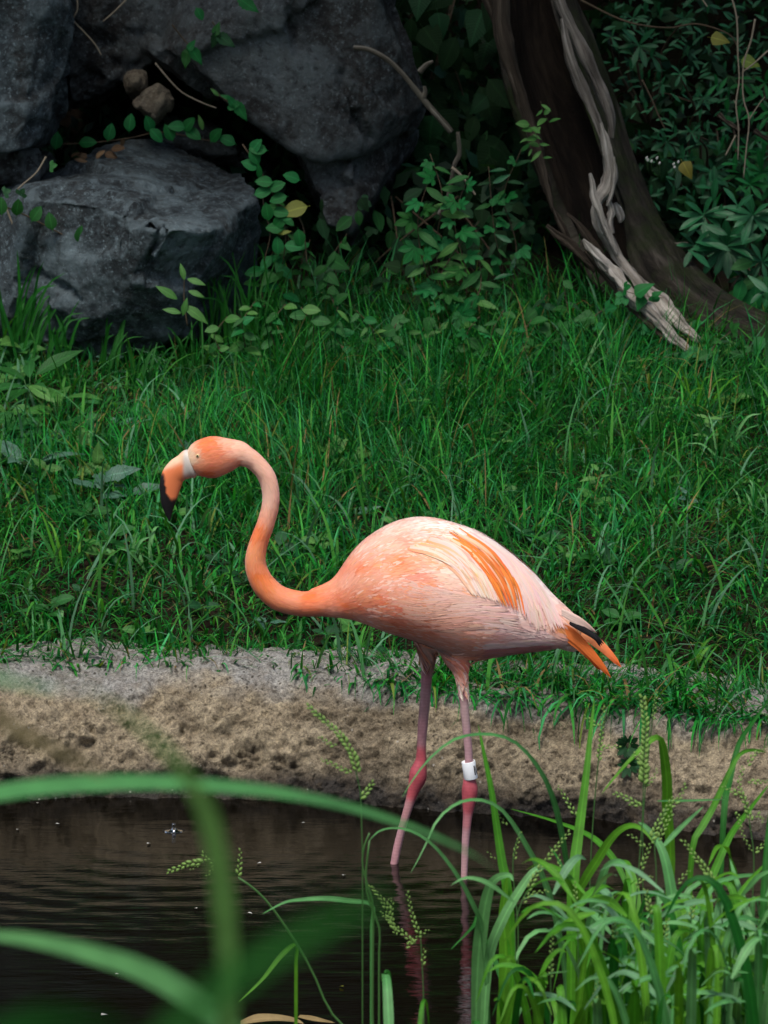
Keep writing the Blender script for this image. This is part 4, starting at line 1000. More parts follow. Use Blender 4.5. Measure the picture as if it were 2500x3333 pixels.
def lobed_mesh(name, lobes, depth=1.0):
    V, F, uv = [], [], []
    for ang, L, w in lobes:
        n = 6; b = len(V); ca, sa = math.cos(ang), math.sin(ang)
        for i in range(n):
            t = i / (n - 1); ww = np.interp(t, [0, .15, .5, .75, 1], [.10, .10, 1, .8, 0]) * w; zz = -0.18 * (L * t) ** 2 + 0.006 * len(V) * 0.05
            for s in (-1, 0, 1):
                X, Y = L * t, s * ww
                V.append((0.25 + X * ca - Y * sa, X * sa + Y * ca, zz + abs(s) * 0.15 * ww)); uv.append((.5 + .5 * s, t * 2))
        for i in range(n - 1):
            for j in (0, 1): F.append((b + i * 3 + j, b + (i + 1) * 3 + j, b + (i + 1) * 3 + j + 1, b + i * 3 + j + 1))
    return mesh(name, V, F, uv)
def grape_mesh(name):
    V, uv = [(0.28, 0, 0.05)], [(.5, .5)]; n = 44
    for i in range(n):
        t = 2 * PI * i / n; r = 0.46 * (1 + 0.20 * math.cos(5 * t) + 0.08 * (1 if i % 2 else -1)) * (1 - 0.55 * math.exp(-((abs(t - PI)) / 0.22) ** 2))
        V.append((0.28 + r * math.cos(t), r * math.sin(t), 0.05 * math.cos(5 * t) - 0.25 * r * r)); uv.append((.5 + .5 * math.sin(t), 1 + math.cos(t)))
    return mesh(name, V, [(0, i + 1, (i + 1) % n + 1) for i in range(n)], uv)
LEAF = {'oval': leaf_mesh('oval_leaf', OVAL, stalk=0.12), 'lance': leaf_mesh('lance_leaf', LANCE, droop=0.3, n=8), 'laurel': leaf_mesh('laurel_leaf', LAUREL, fold=.3, droop=0.18, n=7),
        'heart': leaf_mesh('heart_leaf', HEART, fold=.12, droop=.3, stalk=.2), 'serrate': leaf_mesh('serrate_leaf', ([0, .1, .35, .6, .85, 1], [.02, .14, .25, .2, .08, 0]), fold=.22, droop=.3, n=13, teeth=.10, wave=.5),
        'lobed': lobed_mesh('lobed_leaf', [(0, .75, .17), (.75, .62, .15), (-.75, .62, .15), (1.5, .42, .12), (-1.5, .42, .12)]), 'grape': grape_mesh('grape_leaf'),
        'three': lobed_mesh('three_lobed_leaf', [(0, .7, .24), (1.0, .55, .21), (-1.0, .55, .21)])}
M_LEAF = {
    'mid': leaf_mat('leaf_mid_green', (.014, .090, .014), (.026, .13, .030), .5, .2, .3),
    'light': leaf_mat('leaf_light_green', (.045, .17, .03), (.085, .23, .05), .5, .3, .35),
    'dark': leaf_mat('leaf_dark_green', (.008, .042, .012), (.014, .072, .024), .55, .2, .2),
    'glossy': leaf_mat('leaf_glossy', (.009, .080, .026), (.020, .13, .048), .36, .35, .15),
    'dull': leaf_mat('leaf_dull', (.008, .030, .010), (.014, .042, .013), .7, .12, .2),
    'grey': leaf_mat('leaf_grey_green', (.05, .13, .085), (.08, .17, .12), .5, .3, .25),
    'vivid': leaf_mat('leaf_vivid', (.008, .12, .022), (.014, .16, .042), .5, .2, .3),
    'yellow': leaf_mat('leaf_yellow', (.13, .20, .025), (.20, .18, .025), .5, .3, .3),
    'brown': leaf_mat('leaf_brown', (.09, .055, .03), (.20, .13, .07), .7, .15, .1)}
M_STEM = NT('green_stem').set((.045, .12, .03), .5, None, .3)
M_TWIG = NT('brown_twig').set((.075, .055, .035), .8, None, .15)
M_STRAW = NT('dry_straw').set((.20, .17, .125), .75, None, .15)
_leafmeshes = {}
def leaf(kind, mat, pos, dirv, nrm, size, parent, roll=0.0, label=None, wide=1.0):
    d = Vector(dirv).normalized(); n = Vector(nrm); n = (n - d * n.dot(d))
    if n.length < 1e-4: n = Vector((0, 0, 1)) - d * d.z
    n.normalize()
    if roll: n = Matrix.Rotation(roll, 3, d) @ n
    y = n.cross(d)
    M = Matrix((d, y, n)).transposed().to_4x4() @ Matrix.Diagonal((size, size * wide, size, 1)); M.translation = Vector(pos)
    key = (kind, mat)
    if key not in _leafmeshes:
        me = LEAF[kind].copy(); me.materials.append(M_LEAF[mat]); _leafmeshes[key] = me
    o = obj('leaf', _leafmeshes[key], None, parent, M)
    if label: o['label'] = label
    return o
def stem(pts, r0, r1, mat, parent, name='stem', n=14, nseg=6):
    c = catmull([tuple(p) for p in pts], n)
    V, F, uv = tube(c, np.linspace(r0, r1, n), nseg)
    return obj(name, mesh(name, V, F, uv), mat, parent)
CAMV = Vector((0, 0, CAM_H))
def toward(p): return (CAMV - Vector(p)).normalized()
def scr(p, ang, tilt=0.0):
    """a direction lying across the view at p: ang 0 right, 90 up; tilt leans it towards the pond"""
    return Vector((math.cos(ang), -math.sin(tilt), math.sin(ang) * math.cos(tilt)))
zoned = []
def zone(px, py):
    col = 0 if px < 500 else 1 if px < 1000 else 2 if px < 1600 else 3
    if py < 1150: return ('at the foot of the slanted boulder', 'between slanted boulder and hanging slab', 'below the hanging slab boulder', 'beside the dead trunk')[col]
    if py < 1480: return ('in the corner under the slanted boulder', "behind the flamingo's head", "high above the flamingo's back", 'in the grass below the dead trunk')[col]
    if py < 1850: return ("in the grass under the flamingo's bill", "behind the flamingo's neck", "just above the flamingo's back", "beyond the flamingo's tail")[col]
    return ("by the kerb below the flamingo's bill", "by the kerb under the flamingo's neck", "by the kerb behind the flamingo's legs", "by the kerb under the flamingo's tail")[col]
ORD = ['first', 'second', 'third', 'fourth', 'fifth', 'sixth', 'seventh', 'eighth', 'ninth', 'tenth', 'eleventh', 'twelfth', 'thirteenth']
def finish_labels():
    by = {}
    for o, base, px, py in zoned: by.setdefault((base, zone(px, py)), []).append((px, o))
    for (base, zn), l in by.items():
        l.sort(key=lambda t: t[0])
        for i, (px, o) in enumerate(l):
            o['label'] = f"{base} {zn}" + (f", {ORD[i]} from left" if len(l) > 1 else '')

# ------------------------------------------------------------------ broad-leaved weeds in the bank grass
def weed(px, py, kind, mat, base, size, n, hgt_=0.05, cat='weed', spread=1.0, group='broad-leaved weeds in the bank grass', style='rosette', az=None, name='weed'):
    g = ground_hit(px, py); s = mpp(g)
    t = thing(name, g, None, cat, group); zoned.append((t, base, px, py))
    L = size * s
    if style == 'rosette':
        for i in range(n):
            a = 2 * PI * i / n + RD.uniform(-.4, .4); up = RD.uniform(.15, .8)
            d = Vector((math.cos(a), math.sin(a) - 0.25, up)); top = g + Vector((0, 0, hgt_ * RD.uniform(.5, 1.1))) + Vector((d.x, d.y, 0)) * L * .15
            stem([g, (g + top) / 2 + Vector((0, 0, .004)), top], .0011, .0008, M_STEM, t, n=5, nseg=4)
            leaf(kind, mat, top, d, Vector((-d.x * .4, -.5, 1)), L * RD.uniform(.75, 1.15), t, RD.uniform(-.4, .4))
    elif style == 'pairs':
        a0 = RD.uniform(0, PI); lean = Vector((RD.uniform(-.3, .3), -.12, 1)); tip = g + lean * hgt_
        stem([g, g + lean * hgt_ * .5 + Vector((.004, 0, 0)), tip], .0014, .0008, M_STEM, t, n=8, nseg=5)
        for i in range(n // 2):
            f = 0.35 + 0.65 * (i + .5) / (n / 2); p = g + lean * (hgt_ * f); a = a0 + i * 1.4
            for s_ in (0, PI):
                d = Vector((math.cos(a + s_), math.sin(a + s_) * .7 - .2, RD.uniform(.1, .55)))
                leaf(kind, mat, p, d, Vector((0, -.6, 1)), L * RD.uniform(.7, 1.1) * (1.1 - .35 * f), t, RD.uniform(-.3, .3))
    else:                                                             # three leaflets on one stalk
        top = g + Vector((RD.uniform(-.01, .01), -.01, hgt_)); stem([g, (g + top) / 2, top], .0011, .0008, M_STEM, t, n=5, nseg=4)
        a0 = az if az is not None else RD.uniform(0, 2 * PI)
        for i in range(3):
            a = a0 + i * 2.0944; d = Vector((math.cos(a), -.25, math.sin(a) * .75))
            leaf(kind, mat, top, d, toward(top) + Vector((0, 0, .5)), L * RD.uniform(.85, 1.1), t, RD.uniform(-.25, .25))
    return t
W = weed
for args in (
    (40, 1235, 'oval', 'mid', 'leafy mid-green weed with oval leaves', 95, 7, .06), (100, 1330, 'lance', 'mid', 'weed with long pointed leaves', 150, 7, .07), (190, 1385, 'lance', 'light', 'pale weed with long pointed leaves', 135, 5, .07),
    (60, 1215, 'heart', 'light', 'pale heart-leaved weed', 80, 6, .08), (20, 1300, 'oval', 'light', 'pale weed with oval leaves', 85, 6, .05), (265, 1440, 'oval', 'mid', 'leafy mid-green weed with oval leaves', 70, 6, .04),
    (60, 1440, 'heart', 'mid', 'heart-leaved weed', 90, 7, .04), (150, 1470, 'oval', 'dark', 'dark weed with oval leaves', 60, 8, .03), (90, 1560, 'lance', 'grey', 'grey-green weed with long leaves', 190, 3, .05),
    (330, 1640, 'serrate', 'grey', 'grey-green weed with toothed leaves', 120, 4, .05), (420, 1660, 'serrate', 'grey', 'grey-green weed with toothed leaves', 105, 3, .04), (290, 1720, 'oval', 'mid', 'leafy mid-green weed with oval leaves', 75, 4, .04)):
    W(*args)
W(310, 1590, 'serrate', 'light', 'three-leaved seedling', 85, 3, .05, style='three', az=1.5)
W(150, 1600, 'serrate', 'light', 'three-leaved seedling', 60, 3, .05, style='three', az=2.2)
W(245, 1500, 'grape', 'light', 'grape seedling with jagged leaf', 85, 1, .05); W(490, 1580, 'grape', 'light', 'grape seedling with jagged leaf', 90, 1, .05); W(1065, 1535, 'grape', 'light', 'grape seedling with jagged leaf', 75, 2, .05); W(940, 1590, 'grape', 'mid', 'grape seedling with jagged leaf', 62, 2, .04)
for px, py in ((1310, 1340), (1350, 1420), (1600, 1520), (1940, 1630), (960, 1520), (1180, 1260), (700, 1220), (2160, 1390), (2300, 1480), (1730, 1230), (620, 960), (590, 900), (660, 1030), (1560, 1260), (2050, 1270), (1420, 1330)):
    W(px, py, 'lance', 'light', 'pale seedling with paired leaves', RD.uniform(50, 75), 6, RD.uniform(.05, .09), style='pairs')
for i in range(84):
    px, py = RD.uniform(20, 2480), RD.uniform(1170, 2200)
    kd, mt, bs = RD.choice([('oval', 'mid', 'leafy mid-green weed with oval leaves'), ('oval', 'dark', 'dark weed with oval leaves'), ('heart', 'mid', 'heart-leaved weed'), ('lance', 'mid', 'weed with long pointed leaves'), ('serrate', 'grey', 'grey-green weed with toothed leaves'), ('oval', 'light', 'pale weed with oval leaves')])
    W(px, min(py, 2110 + px * 0.06), kd, mt, bs, RD.uniform(38, 74), RD.choice([3, 4, 5]), RD.uniform(.02, .04))
for px, py in ((1220, 2240), (520, 2170), (1990, 2300), (330, 2180)):
    W(px, py, 'oval', 'light', 'tiny weed rooted where the turf laps the kerb', 26, 5, .012)
g1 = kerb_y(0.43)
for zz, dd, lab in ((.13, .062, 'small ferny weed rooted high on the kerb face'), (.10, .042, 'smaller ferny weed rooted low on the kerb face')):
    g = Vector((.425, float(kerb_y(.425)) + dd - .012, zz)); t = thing('weed', g, lab, 'weed', 'weeds rooted in the kerb')
    for i in range(11):
        a = RD.uniform(0, PI * 2); d = Vector((math.cos(a), -.7, math.sin(a) * .8 + .1)); leaf('lobed', 'dark', g, d, toward(g), RD.uniform(.016, .03), t)

# climbing weed with lobed leaves that scrambles up the branch below the hanging slab
def scrambler(base, label, spots, Yv, kinds, size, name='climbing_weed', group='scrambling weeds under the boulders', cat='weed', stemr=.0016):
    b = ground_hit(*base); t = thing(name, b, label, cat, group)
    for run in spots:
        pts = [P(x, y, Yv + RD.uniform(-.03, .03)) for x, y in run]
        stem(pts, stemr, stemr * .5, M_TWIG, t, n=16)
        c = catmull([tuple(p) for p in pts], 40); nl = max(3, int(sum((Vector(c[i + 1]) - Vector(c[i])).length for i in range(39)) / (size * mpp(pts[0]) * .42)))
        for i in range(nl):
            p = Vector(c[min(39, int(40 * (i + .5) / nl))]); a = (i % 2) * PI + RD.uniform(-.9, .9) + .3
            kd, mt = RD.choice(kinds); s = size * mpp(p) * RD.uniform(.6, 1.15)
            leaf(kd, mt, p + Vector((0, -.01, 0)), scr(p, a, RD.uniform(.1, .8)) + Vector((0, -.1, -.15)), toward(p) + Vector((RD.uniform(-.4, .4), 0, .7)), s, t, RD.uniform(-.4, .4))
    return t
scrambler((1480, 1080), 'scrambling weed with many lobed leaves below the hanging slab', [[(1480, 1080), (1440, 960), (1420, 800), (1440, 640), (1400, 500)], [(1500, 1080), (1520, 900), (1480, 720), (1530, 560)], [(1440, 980), (1380, 860), (1360, 720), (1390, 600)], [(1480, 1050), (1560, 950), (1560, 830)], [(1430, 900), (1480, 820), (1560, 720)]], 9.5, [('lobed', 'vivid'), ('lobed', 'vivid'), ('lobed', 'mid'), ('lance', 'light'), ('lance', 'mid')], 88)
scrambler((1620, 1060), 'sparse weed with long leaves in the dark beside the trunk foot', [[(1620, 1060), (1640, 900), (1610, 760), (1590, 540)], [(1660, 1000), (1680, 800), (1640, 640), (1700, 480)]], 9.7, [('laurel', 'glossy'), ('lance', 'dark'), ('lance', 'mid'), ('three', 'vivid')], 66)
scrambler((1760, 620), 'small bright twining weed on the trunk rim', [[(1770, 520), (1745, 440), (1720, 400)], [(1760, 330), (1770, 370), (1790, 400)], [(1740, 430), (1720, 455), (1735, 490)]], 9.55, [('oval', 'light'), ('lance', 'light')], 42, stemr=.0009)
scrambler((950, 1000), 'leafy scrambler in the gap right of the slanted boulder', [[(950, 1000), (900, 900), (940, 780), (890, 640)], [(1000, 980), (980, 870), (1010, 780)], [(860, 1000), (850, 900), (900, 800)], [(1090, 1000), (1060, 880), (1130, 760)]], 9.6, [('oval', 'mid'), ('heart', 'mid'), ('oval', 'vivid'), ('lance', 'mid')], 62)
scrambler((1240, 1080), 'dim leafy weed on the ground under the recessed slab', [[(1240, 1080), (1200, 960), (1260, 870)], [(1300, 1060), (1340, 960), (1300, 860)], [(1150, 1060), (1110, 940), (1080, 850)]], 9.65, [('oval', 'dark'), ('heart', 'dull'), ('lance', 'mid')], 66)
scrambler((2130, 1100), 'round-leaved weed creeping over the bleached splinters', [[(2010, 940), (2080, 960), (2160, 970)], [(2080, 1050), (2160, 1070), (2240, 1060), (2300, 1140)]], 9.42, [('heart', 'vivid'), ('oval', 'vivid'), ('three', 'vivid')], 62, stemr=.001)
scrambler((1880, 1100), 'low weed with oval leaves under the trunk splinters', [[(1880, 1100), (1850, 1010), (1830, 900)], [(1950, 1110), (1930, 1040), (1990, 990)], [(1760, 1100), (1740, 1020), (1780, 960)]], 9.5, [('oval', 'mid'), ('three', 'vivid'), ('heart', 'mid'), ('lance', 'dark')], 66)

scrambler((1300, 1150), 'leafy tangle at the front edge of the shade, under the recessed slab', [[(1300, 1150), (1280, 1080), (1320, 1010)], [(1230, 1150), (1210, 1070), (1160, 1010)], [(1380, 1150), (1370, 1090), (1410, 1020)], [(1120, 1140), (1080, 1070), (1100, 1000)]], 9.32, [('oval', 'mid'), ('serrate', 'mid'), ('heart', 'mid'), ('lance', 'light'), ('oval', 'vivid')], 64)
scrambler((1620, 1170), 'leafy tangle in front of the trunk hollow', [[(1620, 1170), (1600, 1090), (1640, 1010)], [(1720, 1170), (1700, 1100), (1730, 1040)], [(1800, 1180), (1830, 1110), (1800, 1060)], [(1540, 1160), (1520, 1090), (1560, 1030)]], 9.30, [('oval', 'mid'), ('three', 'mid'), ('serrate', 'vivid'), ('lance', 'mid'), ('lobed', 'vivid')], 60)
scrambler((800, 1140), 'leafy tangle right of the slanted boulder at the top of the turf', [[(800, 1140), (790, 1050), (830, 980)], [(900, 1140), (880, 1060), (930, 990)], [(1010, 1140), (1020, 1060), (980, 1000)], [(720, 1150), (700, 1090), (740, 1030)]], 9.30, [('oval', 'mid'), ('lance', 'mid'), ('oval', 'light'), ('serrate', 'mid'), ('heart', 'vivid')], 58)
scrambler((2300, 1180), 'low leafy tangle over the buried end of the trunk', [[(2300, 1180), (2330, 1120), (2380, 1080)], [(2420, 1190), (2440, 1130), (2490, 1090)], [(2200, 1190), (2230, 1150), (2260, 1130)]], 9.25, [('oval', 'mid'), ('heart', 'vivid'), ('three', 'mid'), ('lance', 'dark')], 56)

# ------------------------------------------------------------------ trailing vines with oval leaves on the boulders
def vine(label, stems, leaves, Yv, mat='vivid', size=58):
    t = thing('vine', P(*stems[0][0], Yv), label, 'vine', 'vines trailing over the boulders')
    for st_ in stems: stem([P(x, y, Yv + RD.uniform(-.01, .01)) for x, y in st_], .0018, .0010, M_TWIG, t)
    for l in leaves:
        px, py, ang = l[:3]; kd = l[3] if len(l) > 3 else 'oval'; mt = l[4] if len(l) > 4 else mat; sz = (l[5] if len(l) > 5 else size)
        p = P(px, py, Yv - .02); d = scr(p, math.radians(ang), RD.uniform(.1, .5)); s = sz * mpp(p)
        leaf(kd, mt, p - d * s * .5, d, toward(p) + Vector((RD.uniform(-.25, .25), 0, .45)), s, t, label='yellow curled leaf' if mt == 'yellow' else None, wide=1.15)
    return t
vine('vine of oval leaves along the back edge of the slanted boulder', [[(150, 470), (290, 465), (420, 450), (520, 430), (640, 450), (740, 470)]],
     [(185, 460, 80), (285, 462, 10), (357, 432, 75), (422, 400, 85), (487, 405, 100), (552, 432, 110), (510, 440, -40), (612, 405, 60), (630, 435, -30), (575, 410, 170), (740, 455, 150), (700, 440, 60), (655, 400, 100, 'lance', 'light', 50)], 9.98)
vine('vine of oval leaves hanging down the right side of the slanted boulder', [[(790, 470), (850, 560), (900, 660), (930, 760), (920, 860)], [(850, 570), (860, 680), (880, 760), (860, 850)], [(900, 660), (980, 720), (1000, 860)]],
     [(840, 485, 170), (830, 475, 60), (830, 510, -60), (815, 535, 150), (860, 590, 170), (855, 625, 20), (905, 645, 190), (900, 605, 30), (870, 690, 100), (915, 690, 0), (895, 740, 170), (905, 800, 90), (950, 575, 150), (955, 800, 0), (975, 775, -80), (935, 700, 20), (845, 560, 90, 'lance'), (910, 720, 60),
      (958, 680, -170, 'oval', 'yellow', 85), (925, 755, 20, 'lance', 'yellow', 45)], 9.5)
vine('vine of round leaves creeping over the dark left shoulder of the slanted boulder', [[(-20, 660), (60, 690), (160, 740), (250, 790), (310, 830)]],
     [(4, 672, 90), (57, 678, 80), (117, 697, 60), (165, 722, 100), (262, 765, 80), (20, 625, 30, 'three', 'dark', 40), (70, 628, 60, 'three', 'dark', 40), (172, 540, 20, 'three', 'mid', 40)], 9.48, 'mid')
vine('creeper with drooping toothed leaves on the huge hanging slab', [[(560, 80), (600, 130), (640, 170)], [(690, 70), (720, 110)], [(690, 290), (740, 330), (800, 380)]],
     [(622, 148, 60, 'serrate', 'vivid', 45), (640, 180, -50, 'serrate', 'vivid', 70), (605, 190, -100, 'serrate', 'mid', 65), (705, 95, 70, 'serrate', 'mid', 50), (735, 130, -30, 'serrate', 'dark', 75), (700, 130, -110, 'serrate', 'dark', 60),
      (755, 330, 110, 'serrate', 'vivid', 50), (785, 360, -50, 'serrate', 'vivid', 75), (760, 345, 30, 'serrate', 'vivid', 45), (735, 315, 150, 'lance', 'vivid', 40), (700, 300, 130, 'lance', 'light', 36), (810, 15, -30, 'serrate', 'vivid', 80), (650, 45, -60, 'oval', 'vivid', 45)], 9.84)
vine('sprig of pale pointed leaves rising before the slanted boulder', [[(610, 1060), (600, 980), (600, 900)]],
     [(595, 885, 100, 'lance', 'light', 55), (640, 915, -10, 'lance', 'light', 62), (640, 955, -15, 'lance', 'light', 55), (545, 950, 140, 'lance', 'light', 80), (560, 1010, 160, 'lance', 'light', 60), (640, 1020, -30, 'lance', 'light', 95), (600, 1000, 80, 'lance', 'light', 60)], 9.3, 'light')

# ------------------------------------------------------------------ dark broad-leaved creeper behind the trunk and glossy shrubs
def creeper(label, box, n, Yr, kinds, size, name, cat, group=None, cond=None):
    x0, y0, x1, y1 = box; t = thing(name, P((x0 + x1) / 2, y1, Yr[1]), label, cat, group)
    for i in range(n):
        for _ in range(20):
            px, py = RD.uniform(x0, x1), RD.uniform(y0, y1)
            if cond is None or cond(px, py): break
        p = P(px, py, RD.uniform(*Yr)); kd, mt = RD.choice(kinds)
        leaf(kd, mt, p, scr(p, -PI / 2 + RD.gauss(0, .7), RD.uniform(0, .7)), toward(p) + Vector((RD.uniform(-.4, .4), 0, RD.uniform(0, .8))), size * mpp(p) * RD.uniform(.6, 1.2), t, RD.uniform(-.4, .4))
    for j in range(5):
        a = (RD.uniform(x0, x1), y0); b = (RD.uniform(x0, x1), y1)
        stem([P(*a, Yr[1]), P((a[0] + b[0]) / 2 + RD.uniform(-60, 60), (y0 + y1) / 2, (Yr[0] + Yr[1]) / 2), P(*b, Yr[1])], .0025, .0015, M_TWIG, t)
    return t
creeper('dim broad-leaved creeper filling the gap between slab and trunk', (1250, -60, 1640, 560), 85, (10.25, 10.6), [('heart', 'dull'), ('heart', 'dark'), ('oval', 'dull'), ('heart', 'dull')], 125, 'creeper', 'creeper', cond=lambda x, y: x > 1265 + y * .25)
def shrub(label, whorls, loose, Yv, mat, size, group='glossy evergreen shrubs behind the trunk'):
    t = thing('evergreen_shrub', P(whorls[0][0], whorls[0][1] + 200, Yv + .2), label, 'shrub', group)
    root = P(whorls[0][0] + 30, whorls[0][1] + 260, Yv + .25)
    for px, py, sz, nl in whorls:
        p = P(px, py, Yv + RD.uniform(-.12, .12)); stem([root, (root + p) / 2 + Vector((RD.uniform(-.05, .05), .04, .04)), p + Vector((0, .02, -.005))], .004, .0018, M_TWIG, t, n=10)
        for i in range(nl):
            a = 2 * PI * i / nl + RD.uniform(-.2, .2); d = Vector((math.cos(a), -RD.uniform(.2, .7), math.sin(a) * .85))
            leaf('laurel', mat, p + Vector((0, RD.uniform(-.01, .01), 0)), d, toward(p) + Vector((0, 0, .9)), sz * mpp(p) * RD.uniform(.75, 1.1), t, RD.uniform(-.3, .3))
    for px, py, ang in loose:
        p = P(px, py, Yv + RD.uniform(-.15, .15))
        leaf('laurel', mat, p, scr(p, math.radians(ang), RD.uniform(.1, .6)), toward(p) + Vector((RD.uniform(-.3, .3), 0, .9)), size * mpp(p) * RD.uniform(.7, 1.1), t, RD.uniform(-.4, .4))
    return t
def rnd_loose(n, box): return [(RD.uniform(box[0], box[2]), RD.uniform(box[1], box[3]), RD.choice([RD.uniform(-60, 60), RD.uniform(120, 240), 90])) for _ in range(n)]
shrub('glossy shrub with a big pale leaf rosette beside the mossy trunk foot', [(2365, 800, 120, 16), (2450, 700, 95, 12), (2290, 700, 90, 9), (2480, 850, 80, 9), (2260, 800, 75, 6), (2420, 905, 70, 8)], rnd_loose(26, (2230, 600, 2520, 960)), 9.62, 'glossy', 85)
shrub('dim glossy shrub with narrow leaves high behind the trunk', [(2080, 150, 78, 6), (2120, 180, 60, 5), (2060, 60, 50, 5), (2230, 60, 46, 5), (2150, 280, 40, 5), (2260, 330, 38, 5), (1990, 120, 44, 5)], rnd_loose(170, (1980, -20, 2520, 340)), 10.1, 'glossy', 44)
shrub('small-leaved glossy shrub hanging in the dark middle of the thicket', [(2250, 430, 48, 6), (2260, 430, 42, 5), (2215, 240, 45, 6), (2290, 320, 46, 6), (2170, 460, 60, 7), (2210, 540, 75, 8), (2320, 560, 70, 7)], rnd_loose(170, (2060, 300, 2520, 660)), 9.95, 'glossy', 42)
shrub('leafy glossy thicket low at the edge beyond the rosette shrub', [(2480, 560, 80, 8), (2440, 480, 60, 6), (2500, 380, 70, 6), (2440, 600, 70, 7), (2490, 270, 60, 5)], rnd_loose(40, (2330, 200, 2540, 640)), 9.85, 'vivid', 62)
creeper('low heart-leaved creeper at the edge by the trunk foot', (2340, 850, 2540, 1010), 30, (9.55, 9.75), [('heart', 'vivid'), ('oval', 'vivid'), ('oval', 'mid')], 78, 'creeper', 'creeper')
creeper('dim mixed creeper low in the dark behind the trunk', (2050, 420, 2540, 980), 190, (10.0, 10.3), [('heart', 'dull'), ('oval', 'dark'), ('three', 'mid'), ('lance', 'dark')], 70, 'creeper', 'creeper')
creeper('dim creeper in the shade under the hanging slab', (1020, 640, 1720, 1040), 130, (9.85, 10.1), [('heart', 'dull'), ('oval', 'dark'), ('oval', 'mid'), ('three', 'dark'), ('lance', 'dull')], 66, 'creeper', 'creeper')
for (px, py, ang, lab) in ((2315, 122, -10, 'yellow-green leaf caught high in the thicket'), (2415, 195, -15, 'yellow-green leaf caught on the straw stems'), (2222, 528, -60, 'curled yellow leaf among small white flowers')):
    p = P(px, py, 9.75); o = leaf('heart', 'yellow', p, scr(p, math.radians(ang), .3), toward(p) + Vector((0, 0, .3)), 62 * mpp(p), None); o.name = 'dead_leaf'; tag(o, lab, 'leaf', 'yellow leaves in the thicket')
# bare straws, twigs, branches
def stick(name, label, pts, Yv, w0, w1, mat, cat, group=None, side=(), jag=.25):
    q = [P(x, y, Yv) for x, y in pts]; o = obj(name, mesh(name, *tube(catmull([tuple(p) for p in q], 40), np.linspace(w0, w1, 40) * mpp(q[0]), 8, jag=jag, seed=len(zoned))), mat)
    tag(o, label, cat, group)
    for s_ in side:
        r = [P(x, y, Yv) for x, y in s_]; obj('side_twig', mesh('side_twig', *tube(catmull([tuple(p) for p in r], 20), np.linspace(w1, w1 * .5, 20) * mpp(r[0]), 6)), mat, o)
    return o
stick('branch', 'long bare branch arching across the face of the hanging slab', [(1150, 155), (1200, 162), (1262, 195), (1310, 240), (1360, 300), (1400, 350), (1440, 395), (1470, 430)], 9.7, 8, 11, M_BRANCH, 'branch', side=[[(1378, 318), (1384, 300), (1382, 280)], [(1365, 235), (1390, 210), (1410, 200)]])
stick('branch', 'pale peeling branch standing in the scrambling weed', [(1430, 700), (1460, 640), (1478, 540), (1495, 500), (1490, 430)], 9.72, 9, 7, M_BRANCH, 'branch', side=[[(1478, 550), (1515, 590), (1545, 630)]])
stick('dry_stem', 'thin pale twig slanting down from the lobed-leaf weed', [(1470, 545), (1500, 570), (1525, 600), (1548, 635)], 9.6, 5, 3, M_STRAW, 'twig')
st_ = 'bare straw stems at the upper edge'
for lab, pts, sd in (('bleached straw stem with a side prong by the thicket edge', [(2378, -20), (2398, 60), (2402, 180), (2406, 260), (2396, 340), (2404, 420), (2402, 520)], [[(2398, 65), (2405, 52)], [(2396, 340), (2388, 325)]]),
                     ('straw stem crossing behind the bleached one', [(2458, 62), (2445, 130), (2425, 190), (2418, 240), (2420, 320), (2438, 390), (2430, 480), (2420, 580)], [[(2438, 390), (2470, 340), (2490, 315)]]),
                     ('thin straw stem leaning out to the edge', [(2500, 165), (2450, 210), (2420, 232)], []), ('thin straw stem low on the thicket floor', [(2395, 440), (2370, 490), (2362, 505)], []),
                     ('short white straw stub at the top of the thicket', [(2280, -10), (2303, 22)], [])):
    stick('dry_stem', lab, pts, 9.62, 3.2, 2.2, M_STRAW, 'stem', st_, sd)
for lab, pts in (('pale rootlet hanging over the recess rock', [(250, -20), (252, 30), (240, 65), (275, 105), (310, 145), (330, 180)]), ('short pale root across the recess rock', [(410, 0), (370, 40), (335, 70)]), ('dark thin root crossing under the hanging slab', [(505, 205), (560, 270), (600, 305), (660, 335), (705, 352)]),
                 ('bent pale twig leaning on the slanted boulder', [(150, 510), (120, 560), (75, 600), (55, 618)]), ('brown grass stalk bent over the dark boulder front', [(18, 670), (60, 780), (95, 880), (120, 960), (160, 1080)])):
    stick('root' if 'root' in lab else 'twig', lab, pts, 9.55 if 'boulder' in lab else 9.9, 3.2, 2.2, M_STRAW, 'root' if 'root' in lab else 'twig')
stick('vine', 'thin leafless runner sagging across the thicket', [(1890, 0), (2000, 55), (2080, 80), (2180, 90), (2270, 78), (2370, 110), (2400, 150)], 9.8, 3.5, 2.2, M_TWIG, 'vine')
stick('twig', 'thin twig hanging in the thicket beside the trunk', [(2090, 260), (2120, 320), (2150, 390), (2165, 420)], 9.8, 3, 2, M_TWIG, 'twig')
for lab, pts in (('brown bark strip lying in the thicket', [(2338, 372), (2365, 395), (2408, 424)]), ('broken wood slab at the edge of the thicket', [(2455, 425), (2485, 445), (2520, 460)])):
    stick('bark_strip', lab, pts, 9.72, 9, 7, M_RIM, 'bark', 'bark pieces in the thicket', jag=.5)
t = thing('small_flowers', P(2160, 525, 9.7), 'cluster of tiny white bud flowers beside the curled yellow leaf', 'flower')
M_PETAL = NT('white_petal').set((.5, .5, .46), .6, None, .2)
